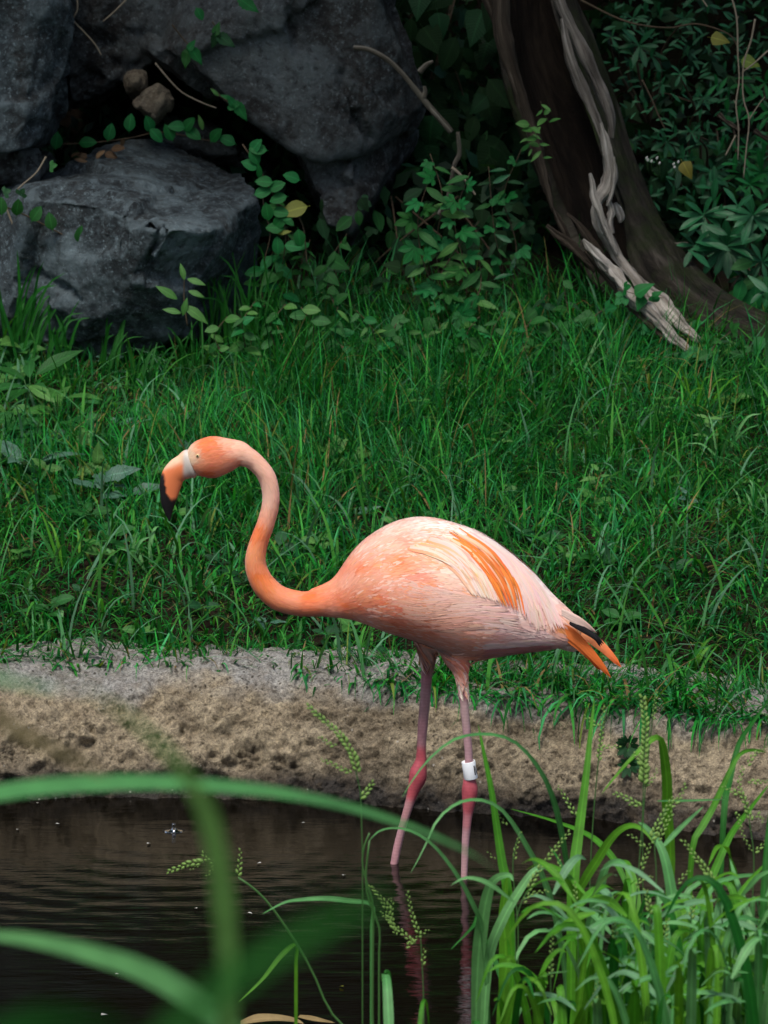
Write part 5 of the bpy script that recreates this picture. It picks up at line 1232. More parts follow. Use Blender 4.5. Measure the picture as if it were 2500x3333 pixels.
for px, py in ((2104, 515), (2108, 522), (2138, 515), (2146, 532), (2192, 535), (2195, 545), (2207, 528), (2120, 525)):
    p = P(px, py, 9.7); c = np.array([p + Vector((0, 0, -.003)), p, p + Vector((.002, -.001, .004))]); obj('bud', mesh('bud', *tube(c, [.0008, .0028, .001], 8)), M_PETAL, t)
    stem([p + Vector((0, 0, -.003)), p + Vector((.004, .02, -.03))], .0006, .0006, M_STEM, t, n=4, nseg=4)
for i in range(16):
    px, py = RD.choice([(RD.uniform(180, 420), RD.uniform(470, 520)), (RD.uniform(1050, 1600), RD.uniform(880, 1080)), (RD.uniform(300, 520), RD.uniform(1200, 1420))])
    g = P(px, py, 9.93) if py < 560 else ground_hit(px, py, .012)
    o = leaf(RD.choice(['oval', 'lance', 'heart']), 'brown', g, Vector((RD.uniform(-1, 1), RD.uniform(-1, .2), RD.uniform(-.2, .3))), (RD.uniform(-.4, .4), -.5, 1), RD.uniform(28, 52) * mpp(g), None, RD.uniform(-.6, .6)); o.name = 'fallen_leaf'
    o['category'] = 'leaf'; o['group'] = 'fallen brown leaves'
    zn = ('caught on the ledge behind the slanted boulder' if py < 560 else 'on the soil under the hanging slab' if px > 1000 else 'in the weedy corner grass')
    o['label'] = 'fallen brown leaf ' + zn; o['_fl'] = px
fl_ = {}
for o in list(COL.objects):
    if o.name.startswith('fallen_leaf'): fl_.setdefault(o['label'], []).append(o)
for lab, l in fl_.items():
    l.sort(key=lambda o: o['_fl'])
    for i, o in enumerate(l): o['label'] = f"{lab}, {ORD[i]} from the left"; del o['_fl']

# ------------------------------------------------------------------ tufts of long grass that stand out of the turf
M_BLADE = {'deep': leaf_mat('blade_deep_green', (.008, .095, .010), (.020, .14, .016), .5, .2, .35, 1.35, True), 'pale': leaf_mat('blade_pale_green', (.05, .20, .05), (.10, .27, .085), .45, .3, .2, 1.5, True),
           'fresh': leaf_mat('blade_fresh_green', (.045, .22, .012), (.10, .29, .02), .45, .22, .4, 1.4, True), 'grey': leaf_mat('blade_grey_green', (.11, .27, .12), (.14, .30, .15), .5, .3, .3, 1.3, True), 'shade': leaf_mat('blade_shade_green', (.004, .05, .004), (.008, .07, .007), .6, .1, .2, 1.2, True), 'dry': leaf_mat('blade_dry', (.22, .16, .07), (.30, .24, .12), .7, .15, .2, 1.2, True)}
def blade(pts3, wid, mat, parent, face=0.5, n=14, name='leaf_blade', fold=.16, base=.55, twist=0.0, skip=0.0):
    """one grass leaf through 3-D points from root to tip; wid in metres at its widest"""
    c = catmull([tuple(p) for p in pts3], n); T_ = np.gradient(c, axis=0); V, F, uv = [], [], []
    L = 0
    for i in range(n):
        t = max(0.0, (i / (n - 1) - skip) / (1 - skip)); tt = Vector(T_[i]).normalized(); p = Vector(c[i]); L += 0 if i == 0 else float(np.linalg.norm(c[i] - c[i - 1]))
        nrm = (toward(p) * (1 - face) + Vector((0, 0, 1)) * face); nrm = Matrix.Rotation(twist * (t - .3), 3, tt) @ nrm
        s_ = tt.cross(nrm); s_ = s_.normalized() if s_.length > 1e-5 else Vector((1, 0, 0)); nn = s_.cross(tt)
        w_ = wid * min(1, base + (1 - base) * t * 3.2) * (1 - max(0, t - .25) / .75) ** .62 + .0003
        for sx in (-1, 0, 1): V.append(p + s_ * (sx * w_ / 2) + nn * (abs(sx) * fold * w_)); uv.append((.5 + .5 * sx, L * 8))
    for i in range(n - 1):
        for j in (0, 1): F.append((i * 3 + j, i * 3 + j + 1, (i + 1) * 3 + j + 1, (i + 1) * 3 + j))
    return obj(name, mesh(name, V, F, uv), M_BLADE[mat], parent)
def tuft(px, py, nb, hpx, wpx, mat, base, lean=0.0, spread=.45):
    g = ground_hit(px, py); s = mpp(g); t = thing('grass_tuft', g, None, 'grass', 'tufts of long grass on the bank'); zoned.append((t, base, px, py))
    for i in range(nb):
        r = g + Vector((RD.gauss(0, .018), RD.gauss(0, .018), -.004)); h = hpx * s * RD.uniform(.6, 1.1); a = RD.uniform(0, 2 * PI); sp_ = RD.uniform(.05, spread)
        d = Vector((math.cos(a) * sp_ + lean, math.sin(a) * sp_ * .8, 1)).normalized(); q = RD.uniform(.1, .6)
        o_ = Vector((d.x, d.y, 0)) * 1.2
        blade([r, r + d * h * .4, r + d * h * .75 + o_ * h * q * .22 - Vector((0, 0, h * q * .08)), r + d * h + o_ * h * q * .7 - Vector((0, 0, h * q * .42))], wpx * s * RD.uniform(.6, 1.2), RD.choice([mat, mat, 'deep']), t, RD.uniform(.1, .5), n=10)
for px, py, nb, h, w in ((760, 1200, 14, 360, 9), (830, 1190, 14, 520, 9), (980, 1230, 14, 330, 10), (690, 1185, 12, 430, 8), (1080, 1300, 12, 250, 9), (620, 1260, 12, 260, 9), (880, 1380, 12, 260, 9), (1250, 1240, 9, 230, 8), (1400, 1180, 9, 260, 7), (1560, 1180, 9, 240, 7)):
    tuft(px, py, nb, h, w, 'deep', 'tall tuft of dark thin grass')
for px, py, nb, h, w in ((60, 1215, 12, 430, 14), (165, 1235, 11, 330, 13), (330, 1225, 10, 300, 12), (470, 1270, 9, 260, 11), (15, 1190, 10, 420, 12)):
    tuft(px, py, nb, h, w, 'deep', 'broad-bladed dark grass tuft', .15)
for px, py, nb, h, w in ((1900, 1260, 9, 230, 9), (2250, 1350, 10, 240, 10), (2420, 1300, 9, 220, 9), (2350, 1500, 10, 210, 11), (1500, 1480, 9, 200, 10), (1750, 1420, 9, 230, 10), (1950, 1500, 10, 220, 10), (2100, 1650, 9, 170, 12), (2450, 1700, 9, 190, 12), (700, 1660, 10, 200, 16), (820, 1700, 8, 190, 16), (430, 1850, 9, 170, 14), (200, 1850, 9, 190, 14), (650, 1950, 8, 150, 16), (950, 1750, 8, 150, 13), (1650, 2150, 10, 170, 16), (1800, 2180, 10, 150, 15), (2000, 2200, 9, 150, 15), (2250, 2200, 9, 150, 14), (150, 2080, 9, 130, 14), (480, 2090, 9, 130, 14), (900, 2110, 9, 130, 14), (1120, 2140, 8, 120, 13)):
    tuft(px, py, nb, h, w, RD.choice(['pale', 'fresh', 'deep']), 'loose tuft of mixed green grass', spread=.8)
finish_labels()
# ------------------------------------------------------------------ plants on the near bank, in front of the water
def F4(x, y): return 1200 + x * .7836, 2300 + y * .7836
def F3(x, y): return x * .7836, 2500 + y * .7836
def D(x, y): return x * S, y * S
def fg(pts, cv, Y, dY=0.0):
    """photo points to places on the near bank at Y; dY spreads the leaf in depth from root to tip"""
    m = len(pts); return [P(*cv(*p), Y + dY * i / (m - 1)) for i, p in enumerate(pts)]
def rooted(p3):
    """the curve carried on down to the soil of the near bank"""
    x, y = p3[0].x * 1.01, p3[0].y; g = Vector((x, y, float(ground_z(np.array([x]), np.array([y]))[0]) - .01))
    if g.z > p3[0].z - .02: return p3
    k = max(2, min(10, int((p3[0] - g).length / max(.02, (p3[1] - p3[0]).length)) + 1))
    return [g + (p3[0] - g) * (i / k) for i in range(k)] + p3
def reed(label, base, Y, group='tall broad-leaved grasses on the near bank', name='broad_grass', cat='grass'):
    return thing(name, P(*base, Y), label, cat, group)
def leaf4(t, pts, wpx, mat, Y, dY=0.15, face=.45, twist=.4, n=22, cv=F4, fold=.14, base=.6):
    p3 = fg(pts, cv, Y, dY)
    if cv(*pts[0])[1] > 2900 and base != .25:
        m_ = len(p3); p3 = rooted(p3); sk = (len(p3) - m_) / (len(p3) - 1); n = int(n / (1 - sk))
    else: sk = 0.0
    return blade(p3, wpx * .7836 * mpp(p3[0]) if cv is F4 else wpx * mpp(p3[0]), mat, t, face, n, fold=fold, twist=twist, base=base, skip=sk)
g1 = reed('broad grass clump with a tall spike just right of the banded leg', F4(520, 1360), 5.55)
leaf4(g1, [(500, 1400), (492, 1150), (470, 920), (440, 840), (390, 740), (330, 650), (260, 570), (180, 520), (100, 505), (40, 520), (0, 560)], 24, 'pale', 5.5, -.15)
leaf4(g1, [(590, 1400), (598, 1100), (578, 780), (555, 650), (535, 520), (510, 350), (480, 200), (455, 75)], 42, 'fresh', 5.6, .1, .1, .2)
leaf4(g1, [(560, 1400), (570, 1050), (560, 850), (575, 700)], 60, 'fresh', 5.62, .0, .1, .1)
leaf4(g1, [(830, 1360), (820, 1150), (800, 1000), (770, 850), (720, 700), (660, 590), (600, 490), (540, 420), (470, 390), (400, 392), (340, 420), (280, 480), (230, 590), (175, 690)], 28, 'pale', 5.7, -.2)
leaf4(g1, [(845, 1000), (840, 750), (820, 640), (800, 520), (770, 400), (730, 300), (670, 210), (600, 145), (520, 118), (430, 118), (350, 140), (270, 200), (200, 280), (140, 375)], 27, 'pale', 5.75, -.25)
leaf4(g1, [(445, 1400), (450, 1150), (460, 1000), (480, 850), (505, 750), (540, 710), (585, 702), (600, 725)], 58, 'pale', 5.5, -.08, .3, .1)
leaf4(g1, [(475, 1400), (500, 1050), (555, 890), (620, 775), (680, 690), (722, 668), (740, 680)], 46, 'pale', 5.48, .05, .4, .2)
leaf4(g1, [(905, 1400), (900, 1100), (885, 950), (868, 840), (838, 750), (790, 690), (735, 664)], 46, 'fresh', 5.5, -.1, .2, .2)
leaf4(g1, [(620, 1400), (560, 1150), (500, 1000), (500, 960)], 30, 'deep', 5.6)
leaf4(g1, [(450, 870), (440, 905), (400, 950), (340, 1010)], 16, 'deep', 5.5, -.05)
g2 = reed('broad grass clump with the tallest upright leaf, mid water', F4(850, 1360), 5.6)
leaf4(g2, [(840, 1400), (842, 1000), (850, 720), (865, 580), (885, 430), (905, 270), (920, 120), (938, -40)], 50, 'fresh', 5.6, .15, .08, .15)
leaf4(g2, [(868, 1200), (872, 810), (900, 720), (950, 640), (1000, 560), (1050, 510), (1100, 495), (1150, 520), (1195, 580)], 42, 'fresh', 5.65, -.1, .35)
leaf4(g2, [(895, 1300), (905, 1000), (930, 880), (960, 760), (990, 670), (1030, 645), (1065, 660), (1100, 725)], 48, 'pale', 5.5, -.1)
leaf4(g2, [(950, 1350), (940, 950), (1000, 850), (1060, 770), (1110, 720)], 30, 'fresh', 5.55, -.1)
leaf4(g2, [(590, 425), (700, 455), (780, 480), (860, 510), (930, 545), (990, 600), (1040, 670), (1090, 800)][::-1], 30, 'fresh', 5.8, .2)
leaf4(g2, [(1110, 1300), (1105, 900), (1100, 760), (1075, 660), (1040, 640)], 60, 'fresh', 5.5, .1, .1)
leaf4(g2, [(830, 1300), (850, 900), (840, 780), (790, 640), (750, 580)], 26, 'deep', 5.7, .1)
g3 = reed('broad grass clump with a blade folded over like a hairpin', F4(1270, 1350), 5.45)
leaf4(g3, [(1300, 1400), (1292, 1150), (1280, 950), (1262, 800), (1235, 650), (1200, 560), (1150, 500), (1120, 480)], 54, 'pale', 5.4, .1, .2)
leaf4(g3, [(1250, 900), (1255, 600), (1240, 430), (1240, 330), (1230, 230), (1215, 150), (1190, 131), (1140, 170), (1080, 230), (1010, 310), (968, 362)], 44, 'fresh', 5.75, -.1, .25, 1.2, base=.8)
leaf4(g3, [(1245, 1400), (1265, 1100), (1330, 900), (1420, 720), (1500, 540), (1580, 430), (1665, 320)], 44, 'fresh', 5.4, .3, .2)
leaf4(g3, [(1205, 1250), (1195, 1000), (1200, 850), (1205, 765)], 52, 'pale', 5.35, .05, .3)
leaf4(g3, [(1330, 1300), (1380, 1000), (1330, 850), (1280, 760)], 36, 'pale', 5.4)
leaf4(g3, [(1225, 580), (1300, 500), (1390, 415)], 26, 'pale', 5.6, .1)
leaf4(g3, [(1200, 393), (1300, 392), (1420, 388), (1480, 386)], 14, 'pale', 5.6)
g4 = reed('broad grass clump leaning out to the edge over the kerb end', F4(1450, 1350), 5.6)
leaf4(g4, [(1330, 900), (1345, 590), (1385, 500), (1430, 420), (1490, 290), (1540, 200), (1600, 180), (1650, 190)], 30, 'fresh', 5.7, .1, .2)
leaf4(g4, [(1460, 800), (1478, 420), (1500, 300), (1540, 150), (1600, 60), (1670, -40)], 30, 'deep', 5.75, .2, .15)
leaf4(g4, [(1370, 1350), (1400, 1050), (1480, 880), (1570, 740), (1660, 640)], 40, 'fresh', 5.35)
leaf4(g4, [(1560, 1350), (1600, 1000), (1560, 820), (1520, 700), (1500, 630)], 36, 'pale', 5.4)
leaf4(g4, [(1380, 900), (1420, 760), (1500, 715), (1600, 700), (1670, 705)], 30, 'pale', 5.4)
leaf4(g4, [(1480, 1350), (1500, 1000), (1560, 880), (1640, 930), (1680, 990)], 40, 'pale', 5.3)
leaf4(g4, [(1640, 1350), (1640, 900), (1650, 620), (1670, 380)], 36, 'deep', 5.4, .1, .1)
leaf4(g4, [(1500, 1350), (1540, 950), (1480, 830), (1470, 835)], 44, 'pale', 5.3)
# the low leafy mass at the lower right: clump after clump, each with its own place
spots = [(1330, 3480, 'low grass clump under the banded leg'), (1560, 3500, 'low grass clump at the root of the tall spike'), (1760, 3480, 'low grass clump mid bottom, between two tall leaves'), (1960, 3470, 'low grass clump under the hairpin leaf'), (2130, 3500, 'low grass clump before the hairpin clump'), (2290, 3460, 'dense low grass clump near the bottom corner'), (2440, 3480, 'dense low grass clump filling the bottom corner'),
         (1860, 3600, 'pale low grass clump lapping the bottom edge'), (2200, 3620, 'pale dense grass clump lapping the bottom edge'), (2520, 3350, 'grass clump standing against the edge below the kerb end')]
for px, py, lab in spots:
    Y = RD.uniform(5.0, 5.5); t = reed(lab, (px, py), Y, 'low grasses on the near bank')
    dens = 5 if px < 1700 else 9 if px < 1900 else 26
    for i in range(dens):
        x0 = px + RD.gauss(0, 75); a = RD.choice([-1, 1]) * RD.uniform(.1, 1.0); hgt_ = RD.uniform(180, 560) * (0.62 if px < 1500 else 0.75 if px < 1900 else 1.1); w_ = RD.uniform(14, 38); Yb = Y + RD.uniform(-.2, .2)
        reach = a * hgt_ * .75; top = py - hgt_
        dr = RD.uniform(.05, .5) * hgt_
        if RD.random() < .45: reach *= .35; dr *= .3                  # some stand straight
        pts = [(x0, py + 60), (x0 + reach * .12, py - hgt_ * .45), (x0 + reach * .4, top + hgt_ * .08), (x0 + reach * .72, top + dr * .12), (x0 + reach, top + dr)]
        leaf4(t, pts, w_, RD.choice(['pale', 'pale', 'fresh', 'fresh', 'fresh', 'deep']), Yb, RD.uniform(-.2, .15), RD.uniform(.15, .7), RD.uniform(-.8, .8), 14, cv=lambda x, y: (x, y))
for px, py, lab in spots:
    if px < 1800: continue
    t = [o for o in COL.objects if o.get('label') == lab][0]
    for i in range(16):                                               # shorter leaves that cross the stems every way
        x0, y0 = px + RD.gauss(0, 80), RD.uniform(2900, 3320); L = RD.uniform(90, 240); a = RD.choice([RD.uniform(-.5, .9), PI - RD.uniform(-.5, .9)]); Yb = RD.uniform(4.95, 5.4)
        cx_, sy_ = math.cos(a) * L, -math.sin(a) * L
        leaf4(t, [(x0, y0), (x0 + cx_ * .4, y0 + sy_ * .5 - L * .10), (x0 + cx_ * .75, y0 + sy_ * .85 - L * .06), (x0 + cx_, y0 + sy_ + L * .10)], RD.uniform(18, 36), RD.choice(['pale', 'pale', 'fresh', 'grey']), Yb, RD.uniform(-.1, .1), RD.uniform(.3, .9), RD.uniform(-.8, .8), 10, cv=lambda x, y: (x, y), base=.25)
# flowering stalks
M_SEED = NT('green_seed').set((.15, .26, .06), .6, None, .25); M_SEEDP = NT('pale_seed').set((.36, .42, .22), .6, None, .25)
def seed_spike(t, pts, cv, Y, wpx, mat=None, gap=8.5):
    q = catmull([cv(*p) for p in pts], 60); L = np.concatenate([[0], np.cumsum(np.linalg.norm(np.diff(q, axis=0), axis=1))]); J = Join()
    m = max(4, int(L[-1] / gap))
    for i in range(m):
        s_ = (i + .5) / m; c = np.array([np.interp(s_ * L[-1], L, q[:, k_]) for k_ in (0, 1)]); c2 = np.array([np.interp(min(1, s_ + .02) * L[-1] + 2, L, q[:, k_]) for k_ in (0, 1)])
        p = P(c[0], c[1], Y); d = P(c2[0], c2[1], Y) - p
        if d.length < 1e-6: d = Vector((0, 0, 1))
        d.normalize(); sd = d.cross(Vector((0, 1, 0))) * (1 if i % 2 else -1); sc = mpp(p); tp = (1 - .45 * s_)
        r = wpx * sc * .36 * tp * RD.uniform(.8, 1.2); a = p + sd * r * .5; ax_ = (d + sd * .45 + Vector((0, RD.uniform(-.3, .3), 0))).normalized() * r * 3.4
        J.add(*tube(np.array([a, a + ax_ * .3, a + ax_ * .7, a + ax_]), [r * .4, r, r * .8, r * .08], 6))
    o = obj('seed_spike', J.mesh('seed_spike'), mat or M_SEED, t)
    return o
def stalk(label, stems, spikes, cv, Y, name='seeding_grass', w=5, leaves=()):
    p0 = P(*cv(*stems[0][0]), Y); t = thing(name, p0, label, 'grass', 'seeding grass stalks on the near bank')
    for st_ in stems:
        q = rooted([P(*cv(*p), Y) for p in st_]); stem(q, w * .5 * mpp(p0), w * .35 * mpp(p0), M_STEM, t, n=24)
    for sp_ in spikes: seed_spike(t, sp_[:-1], cv, Y, sp_[-1])
    for pts, wd, mt in leaves: leaf4(t, pts, wd, mt, Y, -.05, .4, cv=cv)
    return t
stalk('lone stalk bent at a knee with a club-shaped spike, over open water', [[(1480, 1130), (1440, 1085), (1365, 1000), (1300, 850), (1220, 710), (1130, 580), (1060, 505), (990, 455)]], [[(988, 456), (996, 395), (1000, 338), 13], [(900, 392), (865, 385), (838, 352), 13], [(890, 400), (872, 432), (855, 450), 9], [(850, 395), (800, 395), (740, 415), (695, 432), 18], [(840, 398), (810, 412), (790, 425), 9]], F3, 5.6,
      w=10, leaves=[([(1230, 735), (1170, 780), (1090, 880), (990, 975)], 18, 'fresh'), ([(1545, 570), (1450, 552), (1350, 543), (1250, 548), (1180, 560), (1090, 606)], 20, 'pale')])
stalk('thin wiry stalk looping upright before the far leg', [[(1552, 1120), (1548, 1000), (1550, 700), (1548, 560), (1522, 470), (1506, 400), (1512, 330), (1535, 270)], [(1575, 660), (1530, 540), (1520, 440), (1535, 300)]], [[(1640, 680), (1615, 610), (1590, 560), (1535, 485), 11], [(1625, 620), (1630, 560), (1622, 540), 9], [(1650, 700), (1600, 610), (1580, 600), 9]], F3, 5.5, w=9)
stalk('seed stalk with crossed spikes before the leg reflections', [[(230, 1380), (228, 1200), (220, 1030), (215, 950)]], [[(215, 955), (185, 880), (160, 770), 13], [(195, 990), (130, 930), (55, 860), 13], [(110, 940), (95, 870), (80, 800), 11], [(150, 1005), (200, 960), (250, 925), 11], [(225, 1080), (228, 1040), (232, 1005), 12], [(95, 850), (50, 790), (10, 745), 11]], F4, 5.4)
stalk('pale seed stalk standing before the kerb between the legs and the bent blades', [[(1180, 2790), (1176, 2650), (1170, 2560), (1130, 2430), (1060, 2350), (1005, 2300)]], [[(1165, 2520), (1145, 2450), (1105, 2390), (1050, 2340), (1000, 2298), 20], [(1148, 2520), (1100, 2495), (1045, 2472), 13], [(1100, 2430), (1070, 2420), (1040, 2398), 12], [(1170, 2600), (1195, 2575), (1216, 2545), 17]], lambda x, y: (x, y), 5.3)
stalk('tall fuzzy seed stalk with the thickest green spike', [[(1085, 1380), (1100, 1000), (1128, 600), (1140, 420), (1142, 280), (1148, 120)]], [[(1142, 330), (1146, 200), (1150, 80), (1138, -40), 24], [(1142, 260), (1125, 215), (1102, 195), 16], [(1136, 420), (1080, 385), (1020, 360), 15], [(1130, 400), (1100, 410), (1085, 405), 12], [(1145, 330), (1180, 300), (1200, 262), 12]], F4, 5.45)
stalk('slim seed stalk beside the tallest upright leaf', [[(920, 700), (935, 440), (952, 250), (966, 120), (992, 0)]], [[(955, 230), (968, 110), (975, 0), 13], [(955, 180), (1000, 165), (1045, 170), 12], [(960, 90), (925, 60), (895, 40), 11], [(862, 460), (830, 400), (785, 330), 13]], F4, 5.8)
stalk('slim dark stalk rising above the hairpin leaf', [[(1140, 480), (1160, 230), (1178, 60), (1192, -60)]], [[(1180, 60), (1188, 0), (1196, -70), 10]], F4, 5.75, w=4)
stalk('bristling seed stalk in the middle of the hairpin clump', [[(1185, 1380), (1190, 1000), (1195, 700), (1190, 560), (1235, 420)]], [[(1175, 560), (1200, 490), (1240, 420), (1265, 380), 17], [(1250, 420), (1290, 380), (1318, 325), 15], [(1200, 560), (1230, 500), (1262, 440), 15], [(1150, 590), (1105, 545), (1080, 530), 12], [(1130, 680), (1160, 600), (1190, 520), 13], [(1110, 760), (1130, 720), (1180, 705), 11]], F4, 5.35)
stalk('yellowing seed stalk leaning over dark water near the edge clump', [[(1480, 1350), (1470, 900), (1420, 720), (1390, 640)]], [[(1440, 730), (1370, 640), (1305, 555), 17], [(1450, 760), (1410, 700), (1385, 670), 15], [(1280, 740), (1310, 700), (1335, 680), 12]], F4, 5.3)
stalk('pale branching seed head by the bottom edge of the kerb', [[(1560, 1200), (1600, 700), (1585, 500), (1555, 350)]], [[(1590, 480), (1565, 400), (1540, 330), (1555, 250), 15], [(1550, 370), (1500, 345), (1470, 330), 13], [(1570, 310), (1620, 312), (1660, 310), 13], [(1600, 460), (1625, 450), (1640, 480), 11], [(1570, 250), (1600, 200), (1650, 170), 12], [(1600, 610), (1650, 560), (1670, 530), 12], [(1530, 430), (1550, 520), (1590, 600), 11]], F4, 5.5)
stalk('white-seeded spike lying across two broad leaves, mid water', [[(610, 900), (640, 800), (680, 740), (720, 660)]], [[(660, 770), (700, 690), (760, 610), (835, 520), 15], [(640, 820), (670, 780), (745, 765), 12]], F4, 5.35)
stalk('yellow spikes low in the clump by the banded leg', [[(620, 900), (600, 700), (605, 600), (630, 520)]], [[(605, 640), (612, 590), (632, 520), 10], [(530, 640), (510, 620), (495, 600), 9], [(575, 500), (550, 460), (540, 450), 10], [(790, 720), (792, 670), (790, 615), 11]], F4, 5.6)
small = []
for i in range(13):
    px, py = RD.uniform(1750, 2490), RD.uniform(2850, 3280); Yq = RD.uniform(5.1, 5.4); h = RD.uniform(60, 140); a = RD.uniform(-40, 40)
    small.append((px, stalk('small seed spike', [[(px - a * .3, py + 260), (px, py + h * .4), (px + a * .3, py)]], [[(px, py + h * .5), (px + a * .3, py), (px + a, py - h * .6), RD.uniform(12, 17)]], lambda x, y: (x, y), Yq, name='seed_stalk')))
for i, (px, t) in enumerate(sorted(small, key=lambda q: q[0])): t['label'] = f'small yellow-green seed spike in the low grass mass, {ORD[i]} from left'
# leaves so close to the camera that they blur
nearg = thing('near_grass', P(500, 3600, 2.0), 'blurred pale grass clump close by, arching over the pond', 'grass', 'blurred near grasses')
def nearleaf(pts, wpx, mat, Y, dY, t, face=.3, base=.8):
    p3 = [P(x * S, y * S, Y + dY * i / (len(pts) - 1)) for i, (x, y) in enumerate(pts)]; w_ = wpx * S * mpp(p3[0]); m_ = len(p3); p3 = rooted(p3); sk = (len(p3) - m_) / (len(p3) - 1); return blade(p3, w_, mat, t, face, int(26 / (1 - sk)), fold=.08, base=base, skip=sk)
nearleaf([(-260, 1810), (-130, 1742), (0, 1715), (150, 1697), (330, 1692), (500, 1702), (650, 1722), (780, 1752), (900, 1792), (1010, 1840), (1080, 1885)], 58, 'pale', 2.3, .25, nearg, .6)
nearleaf([(490, 2420), (494, 2230), (492, 2080), (483, 1960), (468, 1850), (445, 1755), (400, 1675), (335, 1600), (250, 1530), (150, 1480), (60, 1470)], 46, 'grey', 1.7, -.6, nearg, .55)
nearleaf([(640, 2420), (520, 2255), (430, 2170), (310, 2100), (190, 2060), (60, 2030), (-80, 2015)], 72, 'pale', 2.15, -.1, nearg, .4)
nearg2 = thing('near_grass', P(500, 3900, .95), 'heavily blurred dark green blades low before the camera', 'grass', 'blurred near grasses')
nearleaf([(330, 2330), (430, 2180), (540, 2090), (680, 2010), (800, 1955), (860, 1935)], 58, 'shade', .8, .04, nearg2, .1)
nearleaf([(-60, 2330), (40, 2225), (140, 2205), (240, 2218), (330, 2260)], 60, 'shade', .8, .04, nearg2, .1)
nearg3 = thing('near_grass', P(-100, 2700, 1.45), 'faint blurred blade streaking across the kerb at the edge', 'grass', 'blurred near grasses')
nearleaf([(-80, 1520), (40, 1580), (140, 1630), (230, 1680)], 34, 'dry', 1.45, .05, nearg3, .2)
nearleaf([(-120, 1440), (-20, 1462), (60, 1480), (130, 1492)], 34, 'pale', 1.45, .05, nearg3, .4)
# dry leaf afloat, drifting specks, and the drop that has just struck the water
t = thing('floating_leaf', PZ(*F3(1120, 1052), .004), 'dry tan leaf sheath afloat at the bottom edge of the water', 'leaf')
blade([PZ(*F3(1000, 1062), .004), PZ(*F3(1060, 1045), .012), PZ(*F3(1140, 1040), .012), PZ(*F3(1220, 1048), .008), PZ(*F3(1262, 1062), .003)], .018, 'dry', t, .6)
t = thing('floating_leaf', PZ(*F3(1320, 1045), .004), 'small pale dry leaf afloat beside the tan sheath', 'leaf')
blade([PZ(*F3(1240, 1032), .004), PZ(*F3(1310, 1045), .01), PZ(*F3(1390, 1058), .004)], .012, 'dry', t, .6)
fl = [(612, 313, 'grey speck afloat nearest the fallen drop'), (818, 582, 'white speck afloat, first of two before the blurred blade'), (1030, 600, 'oval white speck afloat beyond the blurred blade'), (422, 1025, 'largest white petal speck, low on the dark water'), (232, 230, 'pale twig speck afloat under the kerb'), (1265, 226, 'pale speck afloat behind the far leg'), (1425, 445, 'pale speck afloat before the far leg'), (1085, 393, 'tiny pale speck afloat in the ripples'), (1425, 907, 'orange bract speck afloat on the dark water'), (155, 145, 'white speck afloat against the kerb'), (480, 855, 'tiny white speck afloat low on the water'), (70, 255, 'pale speck afloat by the water edge corner')]
for i, (x, y, lab) in enumerate(fl):
    p = PZ(*F3(x, y), .003); a = RD.uniform(0, PI); L = (.013 if 'largest' in lab else .0075) * RD.uniform(.8, 1.2)
    m_ = LEAF['oval'].copy(); m_.materials.append(M_PETAL if 'orange' not in lab else M_LEAF['yellow'])
    o = obj('floating_petal', m_, None, None, Matrix.Translation(p) @ Matrix.Rotation(a, 4, 'Z') @ Matrix.Diagonal((L, L * 1.2, L, 1))); tag(o, lab, 'petal', 'specks afloat on the pond')
k = NT('splash_water'); M_DROP = k.set((.75, .8, .8), .04, None, .5, IOR=1.33, Transmission_Weight=1.0)
pr = [(.020, .0006), (.014, .0016), (.008, .0024), (.0036, .005), (.0030, .009), (.0034, .012), (.0028, .0135), (.0004, .014)]
V, F, uv = tube(np.array([[drip.x, drip.y, z] for r, z in pr]), [r for r, z in pr], 16)
tag(obj('splash', mesh('splash', V, F, uv), M_DROP), 'small crown of water thrown up by a drop on the pond', 'splash')

# ------------------------------------------------------------------ undergrowth on the hill behind, and the trees that shade it
def leaf_cloud(name, C_, size, cols, mat, upbias=.5, seedn=0):
    N = len(C_); d = rng.normal(0, 1, (N, 3)); d /= np.linalg.norm(d, axis=1)[:, None]
    nn = rng.normal(0, 1, (N, 3)); nn[:, 2] += upbias * 2; nn -= (nn * d).sum(1)[:, None] * d; nn /= np.linalg.norm(nn, axis=1)[:, None]
    sd = np.cross(nn, d); L = size * rng.uniform(.6, 1.3, N)[:, None]
    V = np.stack([C_ - d * L * .5, C_ + sd * L * .26 + nn * L * .05, C_ + d * L * .5 - nn * L * .06, C_ - sd * L * .26 + nn * L * .05], 1).reshape(-1, 3)
    b = (np.arange(N) * 4)[:, None]
    return obj(name, fast_mesh(name, V, b + np.arange(4)[None], np.repeat(cols, 4, 0)), mat)
k = NT('far_foliage'); a = k.attr(); k.set(a, .55, None, .3); M_FAR = k.translucent(k.mix(1.0, a, (1.2, 1.15, .5), 'MULTIPLY'), .25)
N = 18000; x = rng.uniform(-2.2, 2.2, N); y = 10.1 + 1.9 * rng.random(N) ** 1.3; z = ground_z(x, y) + rng.uniform(0, .22, N) ** 1
base = np.array([(.008, .034, .010), (.014, .060, .018), (.010, .050, .024), (.018, .07, .02)])[rng.integers(0, 4, N)] * rng.uniform(.5, 1.3, (N, 1))
tag(leaf_cloud('undergrowth', np.column_stack([x, y, z]), .055, base, M_FAR), kind='stuff')
